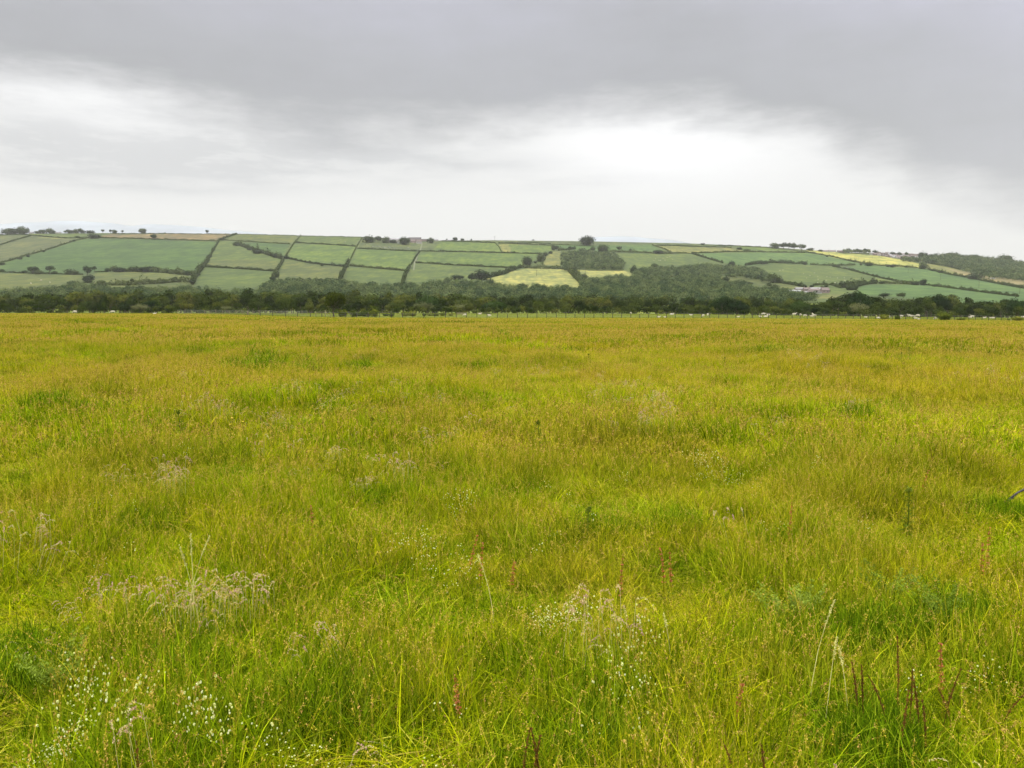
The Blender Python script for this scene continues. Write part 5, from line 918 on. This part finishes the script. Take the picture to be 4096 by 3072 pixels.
def instancer(name, coll, P, rot, scl, idx, lab, cat='grass'):
    me = bpy.data.meshes.new(name); me.vertices.add(len(P)); me.vertices.foreach_set('co', np.asarray(P, np.float32).ravel())
    for an, dt, av in (('rot', 'FLOAT_VECTOR', rot), ('scl', 'FLOAT_VECTOR', scl)):
        a = me.attributes.new(an, dt, 'POINT'); a.data.foreach_set('vector', np.asarray(av, np.float32).ravel())
    a = me.attributes.new('idx', 'INT', 'POINT'); a.data.foreach_set('value', np.asarray(idx, np.int32))
    o = link(name, me); ng = bpy.data.node_groups.new(name, 'GeometryNodeTree')
    ng.interface.new_socket('Geometry', in_out='INPUT', socket_type='NodeSocketGeometry'); ng.interface.new_socket('Geometry', in_out='OUTPUT', socket_type='NodeSocketGeometry')
    gi_, go = ng.nodes.new('NodeGroupInput'), ng.nodes.new('NodeGroupOutput'); ins = ng.nodes.new('GeometryNodeInstanceOnPoints'); ci = ng.nodes.new('GeometryNodeCollectionInfo'); mp = ng.nodes.new('GeometryNodeMeshToPoints')
    ci.inputs['Collection'].default_value = coll; ci.inputs['Separate Children'].default_value = True; ci.inputs['Reset Children'].default_value = True; ins.inputs['Pick Instance'].default_value = True
    L = ng.links.new; L(gi_.outputs[0], mp.inputs['Mesh']); L(mp.outputs[0], ins.inputs['Points']); L(ci.outputs[0], ins.inputs['Instance'])
    for an, dt, s in (('rot', 'FLOAT_VECTOR', 'Rotation'), ('scl', 'FLOAT_VECTOR', 'Scale'), ('idx', 'INT', 'Instance Index')):
        na = ng.nodes.new('GeometryNodeInputNamedAttribute'); na.data_type = dt; na.inputs[0].default_value = an; L(na.outputs['Attribute'], ins.inputs[s])
    L(ins.outputs[0], go.inputs[0]); md = o.modifiers.new('scatter', 'NODES'); md.node_group = ng
    return tag(o, lab, cat, kind='stuff')
def field_pts(y0, y1, sp, umax, r, lim=None):
    out = []; y = y0
    while y < y1:
        s = sp; xs = np.arange(-umax * y - 1, umax * y + 1, s); out.append(np.stack([xs + r.uniform(-.5, .5, len(xs)) * s, np.full(len(xs), y) + r.uniform(-.5, .5, len(xs)) * s], -1)); y += s
    return np.concatenate(out)
def hfac(x, y):
    # tussocks and hollows
    return np.clip(1.0 + .26 * N1(x, y, 1.1) + .16 * N2(x, y, .30) + .26 * N3(x, y, 2.6), .3, 1.6)
def scat(name, coll, nvar, pts, s0, s1, lab, r, hz=1.0, tilt=.16, zoff=-.01, cat='grass'):
    n = len(pts); x, y = pts[:, 0], pts[:, 1]; s = r.uniform(s0, s1, n); hf = hfac(x, y) * hz; k_ = np.clip((y - 60) / 100, 0, 1); hf = hf * (1 - k_) + (.60 + .12 * (hf - 1)) * k_
    rot = np.stack([r.normal(0, tilt, n), r.normal(0, tilt, n), r.uniform(0, 6.28, n)], -1)
    return instancer(name, coll, np.stack([x, y, gz(x, y) + zoff], -1), rot, np.stack([s, s, s * hf], -1), r.integers(0, nvar, n), lab, cat)
r = np.random.default_rng(11)
gm = [M['blade'], M['stem'], M['fog']]
near_m = []
for k in range(10):
    p = [(blades(250, .20, .06, .20, .0040, r, .95), 0), (blades(50, .20, .03, .12, .0045, r, 1.1), 0), (blades(7, .2, .18, .28, .003, r, .6), 0)]
    p.append((stems(4 if k < 6 else 10, .2, .14, .31, .0015, .06, .0034, r, .4, 16), 1)); near_m.append(joinm('tuft', p, gm))
csrc = source('near_tufts', near_m)
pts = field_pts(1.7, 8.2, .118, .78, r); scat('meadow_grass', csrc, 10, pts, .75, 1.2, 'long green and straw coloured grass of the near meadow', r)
mid_m = []
for k in range(8):
    p = [(blades(330, .40, .07, .23, .0066, r, .9), 0), (stems(8 if k < 5 else 20, .4, .16, .33, .003, .06, .0070, r, .4, 9), 1)]; mid_m.append(joinm('tuft', p, gm))
csrc = source('mid_tufts', mid_m)
pts = field_pts(7.9, 31, .285, .76, r); scat('meadow_grass', csrc, 8, pts, .85, 1.2, 'seeding grass in the middle of the meadow', r, tilt=.10)
far_m = []
for k in range(7):
    p = [(blades(540, 1.25, .09, .27, .0165, r, .75), 0), (stems(18 if k < 4 else 44, 1.25, .2, .36, .009, .07, .018, r, .3, 7), 1)]; far_m.append(joinm('tuft', p, gm))
csrc = source('far_tufts', far_m)
pts = field_pts(30.5, 100, .92, .74, r); scat('meadow_grass', csrc, 7, pts, .9, 1.2, 'tawny grass in the far part of the meadow', r, tilt=.035)
fence_y = lambda x: 211 + .055 * x + 1.0
big_m = []
for k in range(6):
    p = [(blades(520, 3.2, .12, .32, .05, r, .6), 0), (stems(20, 3.2, .22, .32, .03, .08, .045, r, .2, 6), 1)]; big_m.append(joinm('tuft', p, gm))
csrc = source('distant_tufts', big_m)
pts = field_pts(98.5, 250, 2.4, .73, r)
pxx, _ = proj(pts[:, 0], pts[:, 1], 0 * pts[:, 0])
lim = np.interp(pxx, [-200, 800, 1100, 1400, 2700, 4096, 4300], [222, 218, 184, 199, 213, 225, 227])
pts = pts[pts[:, 1] < lim - 1]
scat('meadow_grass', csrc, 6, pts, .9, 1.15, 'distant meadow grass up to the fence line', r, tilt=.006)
# short pasture tufts beyond the fence
sh = [joinm('tuft', [(blades(260, 3.5, .06, .16, .05, r, .5), 0)], gm) for k in range(3)]
csrc = source('pasture_tufts', sh); pts = field_pts(180, 335, 4.0, .73, r); pxx, _ = proj(pts[:, 0], pts[:, 1], 0 * pts[:, 0])
pts = pts[pts[:, 1] > np.interp(pxx, [-200, 800, 1100, 1400, 2700, 4096, 4300], [222, 218, 184, 199, 213, 225, 227]) + 1]
M['pasture'] = mat_stem('pasture_blade', [(0, (.085, .115, .005)), (.6, (.14, .165, .008)), (1, (.23, .22, .02))])
for s_ in sh: s_.materials[0] = M['pasture']
scat('pasture_grass', csrc, 3, pts, .9, 1.2, 'short grazed grass of the pasture behind the fence', r, tilt=.004)

# dark lush tussocks in hollows
M['lush'] = mat_stem('lush_blade', [(0, (.02, .05, .002)), (.5, (.08, .15, .003)), (.85, (.20, .30, .006)), (1, (.36, .42, .02))])
lush_m = [joinm('lush_tuft', [(blades(300, .22, .10, .30, .0048, r, .55), 0)], [M['lush'], M['lush'], M['lush']]) for k in range(4)]
csrc = source('lush_tufts', lush_m); LP = []
for px, py, rx, ry, n in [(1170, 2050, 60, 22, 12), (1530, 1985, 60, 16, 12), (150, 2060, 90, 25, 10), (340, 1300, 160, 12, 20), (2730, 2070, 70, 15, 8), (2050, 1330, 120, 8, 14), (2000, 1470, 60, 8, 6), (3300, 2520, 70, 40, 14), (3850, 2450, 90, 40, 14), (3600, 2490, 120, 40, 12), (80, 2640, 60, 60, 12), (750, 2640, 70, 40, 10), (1400, 2800, 90, 50, 10), (2650, 2650, 70, 60, 10), (3100, 2130, 60, 15, 6), (2450, 2100, 90, 20, 8), (150, 1620, 80, 12, 8), (900, 1900, 80, 20, 8), (3700, 1830, 90, 20, 10), (3450, 1660, 60, 12, 6), (3100, 1410, 120, 8, 10), (1250, 2230, 90, 25, 8), (560, 2080, 80, 20, 8), (2500, 3000, 120, 30, 12), (3500, 2900, 90, 40, 10), (1000, 1460, 140, 14, 12), (3950, 2030, 90, 25, 8)]:
    for _ in range(n):
        x, y, z = nearpt(px + r.normal(0, rx), py + r.normal(0, ry), .12); LP.append((x, y))
LP = np.array(LP); sc_l = np.clip(LP[:, 1] / 9, .8, 3.2); rot_l = np.stack([r.normal(0, .15, len(LP)), r.normal(0, .15, len(LP)), r.uniform(0, 6.28, len(LP))], -1)
instancer('lush_grass', csrc, np.stack([LP[:, 0], LP[:, 1], gz(LP[:, 0], LP[:, 1]) - .01], -1), rot_l, np.stack([sc_l, sc_l, np.clip(sc_l, .8, 1.5)], -1), r.integers(0, 4, len(LP)), 'darker lush green tussocks in the hollows of the meadow')

# bent pinkish seed heads (banks of soft grass)
fog_m = []
for k in range(6):
    VV = []; FF = []; T = []; B = []; o = 0
    for j in range(6):
        a = r.uniform(0, 6.28); q = .13 * math.sqrt(r.random()); x, y = q * math.cos(a), q * math.sin(a); h = r.uniform(.30, .42); d = r.normal(0, .8); hook = r.uniform(.06, .13); br = r.random()
        def P(t):
            if t < .75: return np.array([x + math.cos(d) * .03 * t, y + math.sin(d) * .03 * t, h * t / .75])
            s = (t - .75) / .25; return np.array([x + math.cos(d) * (.03 + hook * s), y + math.sin(d) * (.03 + hook * s), h + .02 * math.sin(s * 2.6) - .045 * s * s])
        tw = r.uniform(0, 3.14)
        for t0, t1 in ((0, .4), (.4, .75), (.75, .88)):
            p, s = P(t0), P(t1); ox = np.array([math.cos(tw), math.sin(tw), 0]) * .001
            VV += [p - ox, p + ox, s + ox, s - ox]; FF.append([o, o + 1, o + 2, o + 3]); o += 4; T += [0] * 4; B += [.1] * 4
        m = 34; tt_ = r.uniform(.74, 1.0, m); C_ = np.array([P(t) for t in tt_]) + r.normal(0, .0028, (m, 3)); v, f = cards(C_, r.normal(0, 1, (m, 3)), np.full(m, .010), r, asp=.55)
        VV += list(v); FF += (f + o).tolist(); o += len(v); T += [1] * len(v); B += list(np.repeat(np.clip(br + r.normal(0, .15, m), 0, 1), 4))
    fog_m.append(mesh('fog_tuft', np.array(VV), np.array(FF), [M['fog']], attrs={'bt': T, 'br': B}))
csrc = source('soft_grass', fog_m)
def cluster(lst, h, f=1.0):
    out = []
    for px, py, rx, ry, n in lst:
        for _ in range(max(1, int(n * f * (1 if py < 2000 else .55)))):
            x, y, z = nearpt(px + r.normal(0, rx), py + r.normal(0, ry), h); out.append((x, y))
    return np.array(out)
cl_ = [(1000, 2345, 90, 15, 16), (850, 2385, 60, 14, 12), (740, 2425, 35, 18, 6), (60, 2470, 55, 14, 9), (190, 2440, 70, 22, 8), (480, 2310, 110, 20, 12), (560, 2350, 60, 20, 6), (30, 2225, 25, 25, 3), (330, 2180, 90, 14, 4), (130, 2120, 60, 8, 7), (700, 1915, 45, 18, 8), (600, 1850, 60, 25, 5), (460, 1850, 25, 20, 4), (930, 1650, 110, 12, 22), (1080, 1665, 60, 10, 12), (800, 1640, 50, 10, 6), (1500, 1900, 70, 20, 10), (1560, 1830, 90, 14, 6), (1230, 1800, 120, 30, 10), (2480, 1580, 120, 25, 18), (2650, 1620, 100, 25, 14), (2500, 1650, 150, 30, 10), (1400, 1580, 120, 25, 14), (1200, 1560, 140, 15, 12), (1750, 1720, 90, 15, 7), (3400, 1600, 60, 12, 8), (3050, 1660, 40, 10, 5), (3950, 1490, 80, 12, 14), (4050, 1500, 40, 14, 10), (3200, 1440, 200, 12, 22), (3900, 1415, 110, 6, 16), (2350, 2520, 80, 20, 7), (2450, 2540, 50, 18, 5), (3860, 2965, 30, 20, 3), (3400, 2990, 90, 20, 6), (3620, 2950, 60, 30, 4), (600, 3040, 60, 12, 4), (1330, 2520, 60, 40, 6), (2140, 1480, 120, 10, 10), (1750, 1600, 150, 20, 10), (3000, 2130, 60, 14, 3), (1420, 2900, 60, 60, 5)]
P_ = cluster(cl_, .26, .8)
sp_ = field_pts(2, 26, .55, .72, r); kk = (N2(sp_[:, 0], sp_[:, 1], .35) > 1.2) & (r.random(len(sp_)) < .35); sp_ = sp_[kk]
scat('soft_grass', csrc, 6, np.vstack([P_, sp_]), .55, .85, 'bent pinkish seed heads of soft grass in loose banks', r, tilt=.12)
# white clover heads
clv = []
for k in range(5):
    VV = []; FF = []; B = []; o = 0
    for j in range(7):
        a = r.uniform(0, 6.28); q = .12 * math.sqrt(r.random()); x, y = q * math.cos(a), q * math.sin(a); h = r.uniform(.34, .46); rad = r.uniform(.0035, .0068); m = 30
        nn_ = r.normal(0, 1, (m, 3)); nn_ /= np.linalg.norm(nn_, axis=1)[:, None]; v, f = cards(np.array([x, y, h]) + nn_ * rad, nn_, np.full(m, rad * 1.0), r, jit=.3); VV += list(v); FF += (f + o).tolist(); o += len(v); B += list(np.repeat(np.clip(r.random() * .6 + r.normal(0, .15, m), 0, 1), 4))
    clv.append(mesh('clover', np.array(VV), np.array(FF), [M['petal']], attrs={'br': B}))
csrc = source('clover_heads', clv)
cl_ = [(2900, 1890, 70, 14, 40), (2830, 1870, 30, 10, 10), (3010, 1950, 40, 20, 8), (2250, 2470, 70, 22, 60), (2180, 2510, 40, 25, 26), (1830, 2030, 45, 22, 26), (1700, 2210, 60, 30, 24), (1830, 2260, 70, 35, 26), (1640, 2250, 50, 20, 12), (2140, 2180, 130, 45, 14), (2300, 1970, 160, 30, 10), (350, 2850, 30, 35, 22), (300, 2830, 30, 10, 6), (200, 3010, 60, 30, 30), (330, 3020, 40, 25, 16), (850, 3010, 50, 30, 26), (60, 3030, 50, 20, 10), (640, 2990, 160, 40, 16), (1080, 3020, 100, 30, 18), (1100, 2960, 60, 40, 8), (2560, 2750, 60, 60, 16), (2500, 2900, 100, 60, 16), (1650, 3000, 60, 40, 12), (1350, 3020, 60, 20, 6), (3150, 2120, 60, 10, 5), (3440, 2110, 50, 10, 6), (3650, 2760, 40, 20, 6), (3930, 2760, 60, 15, 8), (450, 2080, 120, 40, 8), (600, 2230, 100, 20, 5), (2540, 2620, 50, 40, 10), (750, 1830, 40, 20, 6), (3250, 1900, 40, 20, 4), (3500, 1640, 30, 10, 3)]
scat('clover_flowers', csrc, 5, cluster(cl_, .16, .75), .36, .6, 'small white clover flowers dotted through the grass in patches', r, tilt=.1, cat='flowers')
# buttercups
X, Y, Z = nearpt(930, 1675, .4)
for i, (px, py, lab) in enumerate([(925, 1674, 'left yellow buttercup in the pink grass bank'), (968, 1688, 'right yellow buttercup in the pink grass bank'), (918, 1700, 'lower yellow buttercup in the pink grass bank')]):
    X, Y, Z = nearpt(px, py, .42); e = link('buttercup', None, loc=(X, Y, Z)); tag(e, lab, 'flower'); b = MB(); b.tube([(0, 0, 0), (.01, 0, .42)], [.002, .0015], 5); link('stem', b.mesh('stem', [M['weed']]), e)
    b = MB()
    for k in range(5):
        a = k * 1.2566; d = Vector((math.cos(a), math.sin(a), .5)) * .016; w = Vector((-math.sin(a), math.cos(a), 0)) * .009; o = Vector((.01, 0, .42)); b.add([o, o + d * .6 + w, o + d * 1.1, o + d * .6 - w], [(0, 1, 2, 3)])
    link('petals', b.mesh('petals', [plain('buttercup_yellow', (.8, .6, .03), .5, .05)]), e)

# ------------------------------------------------------------------ haze, sky, sun, camera
b = MB(); b.box(-8200, 8200, -300, 9200, -160, 1150); hz = link('haze', b.mesh('haze', [])); tag(hz, kind='stuff')
m, nt = newmat('haze_air'); pv = nd(nt, 'ShaderNodeVolumePrincipled'); pv.inputs['Density'].default_value = .000062; pv.inputs['Color'].default_value = (.66, .645, .63, 1); pv.inputs['Anisotropy'].default_value = .2
out = nd(nt, 'ShaderNodeOutputMaterial'); nt.links.new(pv.outputs[0], out.inputs['Volume']); hz.data.materials.append(m)

SUN_EL, SUN_AZ = R(52), R(-150)    # azimuth clockwise from +Y (view direction): behind left
w = bpy.data.worlds.new("World"); scene.world = w; w.use_nodes = True; nt = w.node_tree; nt.nodes.clear()
tc = nd(nt, 'ShaderNodeTexCoord').outputs['Generated']; sep = nd(nt, 'ShaderNodeSeparateXYZ'); nt.links.new(tc, sep.inputs[0]); sx, sy, sz = sep.outputs
az = math_(nt, 'ARCTAN2', sx, sy); el = math_(nt, 'ARCSINE', sz)
azn = math_(nt, 'ADD', math_(nt, 'DIVIDE', az, 2.2), .5, clamp=True)       # -1.1..1.1 rad -> 0..1
edge = [(-2600, 330), (-1200, 300), (-300, 255), (0, 270), (450, 315), (800, 395), (1050, 455), (1350, 500), (1650, 490), (1950, 460), (2250, 415), (2550, 395), (2850, 410), (3150, 490), (3500, 590), (3800, 690), (4096, 790), (4700, 820), (6500, 600)]
def azel(px, py):
    u, e = ue(px, py); return math.atan(u), math.atan(e / math.sqrt(1 + u * u))
ed = sorted([((azel(*p)[0]) / 2.2 + .5, azel(*p)[1] / .6) for p in edge])
er_ = ramp(nt, azn, [(max(0, min(1, a)), (v, v, v)) for a, v in ed], 'B_SPLINE' if False else 'EASE')
edge_el = math_(nt, 'MULTIPLY', er_, .6)
cv = nd(nt, 'ShaderNodeCombineXYZ'); nt.links.new(math_(nt, 'MULTIPLY', az, 1.0), cv.inputs[0]); nt.links.new(math_(nt, 'MULTIPLY', el, 2.6), cv.inputs[1]); cvo = cv.outputs[0]
n_big = noise(nt, cvo, 2.2, 4, .5); n_mid = noise(nt, cvo, 7, 4, .55); n_w = noise(nt, cvo, 5.0, 8, .66, (1, 2.0, 1))
n_fine = noise(nt, cvo, 14, 7, .66, (1, 1.6, 1))
wob = math_(nt, 'ADD', math_(nt, 'MULTIPLY', math_(nt, 'SUBTRACT', n_mid, .5), .065), math_(nt, 'MULTIPLY', math_(nt, 'SUBTRACT', n_big, .5), .03))
wob = math_(nt, 'ADD', wob, math_(nt, 'MULTIPLY', math_(nt, 'SUBTRACT', n_fine, .5), .045))
dd = math_(nt, 'ADD', math_(nt, 'ADD', math_(nt, 'SUBTRACT', el, edge_el), .022), wob)
dark = nd(nt, 'ShaderNodeMapRange', interpolation_type='SMOOTHSTEP'); dark.inputs['From Min'].default_value = -.03; dark.inputs['From Max'].default_value = .05; nt.links.new(dd, dark.inputs[0]); dark = dark.outputs[0]
depth = nd(nt, 'ShaderNodeMapRange'); depth.inputs['From Min'].default_value = .02; depth.inputs['From Max'].default_value = .26; nt.links.new(dd, depth.inputs[0])
cloud = ramp(nt, math_(nt, 'ADD', depth.outputs[0], math_(nt, 'MULTIPLY', math_(nt, 'SUBTRACT', n_big, .5), .8)), [(0, (.275, .278, .295)), (.3, (.32, .322, .352)), (.7, (.40, .40, .47)), (1, (.44, .445, .51))])
lowsky = ramp(nt, math_(nt, 'MULTIPLY', el, 4.0), [(0, (.63, .63, .61)), (.2, (.645, .64, .61)), (.45, (.67, .665, .645)), (1, (.68, .68, .68))])
def blob(px, py, ra, re_, amt):
    a0, e0_ = azel(px, py); x = math_(nt, 'DIVIDE', math_(nt, 'SUBTRACT', az, a0), ra); y = math_(nt, 'DIVIDE', math_(nt, 'SUBTRACT', el, e0_), re_)
    d2 = math_(nt, 'ADD', math_(nt, 'MULTIPLY', x, x), math_(nt, 'MULTIPLY', y, y)); g = math_(nt, 'EXPONENT', math_(nt, 'MULTIPLY', d2, -1.0)); return math_(nt, 'MULTIPLY', g, amt)
gs = None
for a in [(350, 620, .22, .030, .8), (0, 560, .16, .045, .6), (900, 640, .2, .028, .75), (1150, 560, .12, .03, .6), (1500, 600, .14, .02, .5), (700, 480, .1, .02, .5), (1900, 660, .22, .016, .55), (2350, 730, .10, .010, .6), (550, 750, .07, .006, .7), (40, 700, .05, .006, .5), (3100, 660, .2, .03, .12), (4050, 800, .1, .05, .35)]:
    g = blob(*a); gs = g if gs is None else math_(nt, 'ADD', gs, g)
wsp = nd(nt, 'ShaderNodeMapRange'); wsp.inputs['From Min'].default_value = .40; wsp.inputs['From Max'].default_value = .62; nt.links.new(n_w, wsp.inputs[0])
gs = math_(nt, 'MULTIPLY', gs, math_(nt, 'ADD', math_(nt, 'MULTIPLY', wsp.outputs[0], .9), .35), clamp=True)
lowsky = mixc(nt, lowsky, (.46, .465, .475), math_(nt, 'MULTIPLY', gs, .9, clamp=True))
bright = None
for a in [(2600, 560, .13, .04, .45), (2800, 640, .18, .045, .3), (500, 400, .09, .035, .35), (60, 350, .07, .03, .25)]:
    g = blob(*a); bright = g if bright is None else math_(nt, 'ADD', bright, g)
lowsky = mixc(nt, lowsky, (.98, .975, .98), bright)
skyc = mixc(nt, lowsky, cloud, dark)
# higher up, out of the picture, an overcast sky grows brighter towards the zenith
zen = nd(nt, 'ShaderNodeMapRange', interpolation_type='SMOOTHSTEP'); zen.inputs['From Min'].default_value = .40; zen.inputs['From Max'].default_value = .85; nt.links.new(sz, zen.inputs[0])
skyc = mixc(nt, skyc, (3.7, 3.78, 3.85), zen.outputs[0])
st_ = nd(nt, 'ShaderNodeTexSky', sky_type='NISHITA'); st_.sun_disc = False; st_.sun_elevation = SUN_EL; st_.sun_rotation = SUN_AZ
sc10 = nd(nt, 'ShaderNodeVectorMath', operation='SCALE'); sc10.inputs['Scale'].default_value = 10.0; nt.links.new(skyc, sc10.inputs[0])
fin = mixc(nt, sc10.outputs[0], st_.outputs[0], .06)
bg = nd(nt, 'ShaderNodeBackground', i_Strength=.1); nt.links.new(fin, bg.inputs[0]); ow = nd(nt, 'ShaderNodeOutputWorld'); nt.links.new(bg.outputs[0], ow.inputs[0])
w.cycles.sampling_method = 'MANUAL'; w.cycles.sample_map_resolution = 512

L = bpy.data.lights.new('sun', 'SUN'); L.energy = 1.5; L.angle = R(10); L.color = (1.0, .95, .86)
so = bpy.data.objects.new('sun', L); COL.objects.link(so)
sd = Vector((math.sin(SUN_AZ) * math.cos(SUN_EL), math.cos(SUN_AZ) * math.cos(SUN_EL), math.sin(SUN_EL)))
so.rotation_euler = sd.to_track_quat('Z', 'Y').to_euler(); so.location = (0, -20, 60)
cam = bpy.data.cameras.new('camera'); co = bpy.data.objects.new('camera', cam); COL.objects.link(co); scene.camera = co
cam.sensor_fit = 'HORIZONTAL'; cam.sensor_width = 36; cam.lens = 36 * FPX / 4096; cam.clip_start = .05; cam.clip_end = 20000
co.location = (0, 0, CAMH); co.rotation_euler = (math.pi / 2 - TH, 0, 0)
vs = scene.view_settings; scene.display_settings.display_device = 'sRGB'; vs.view_transform = 'Standard'; vs.look = 'None'; vs.gamma = 1; vs.exposure = 0.42; vs.use_curve_mapping = False
cy = scene.cycles; cy.max_bounces = 5; cy.diffuse_bounces = 2; cy.glossy_bounces = 1; cy.transmission_bounces = 4; cy.volume_bounces = 1; cy.transparent_max_bounces = 4
cy.use_denoising = True; cy.denoiser = 'OPENIMAGEDENOISE'; cy.denoising_input_passes = 'RGB_ALBEDO_NORMAL'; cy.denoising_prefilter = 'ACCURATE'; cy.use_adaptive_sampling = False
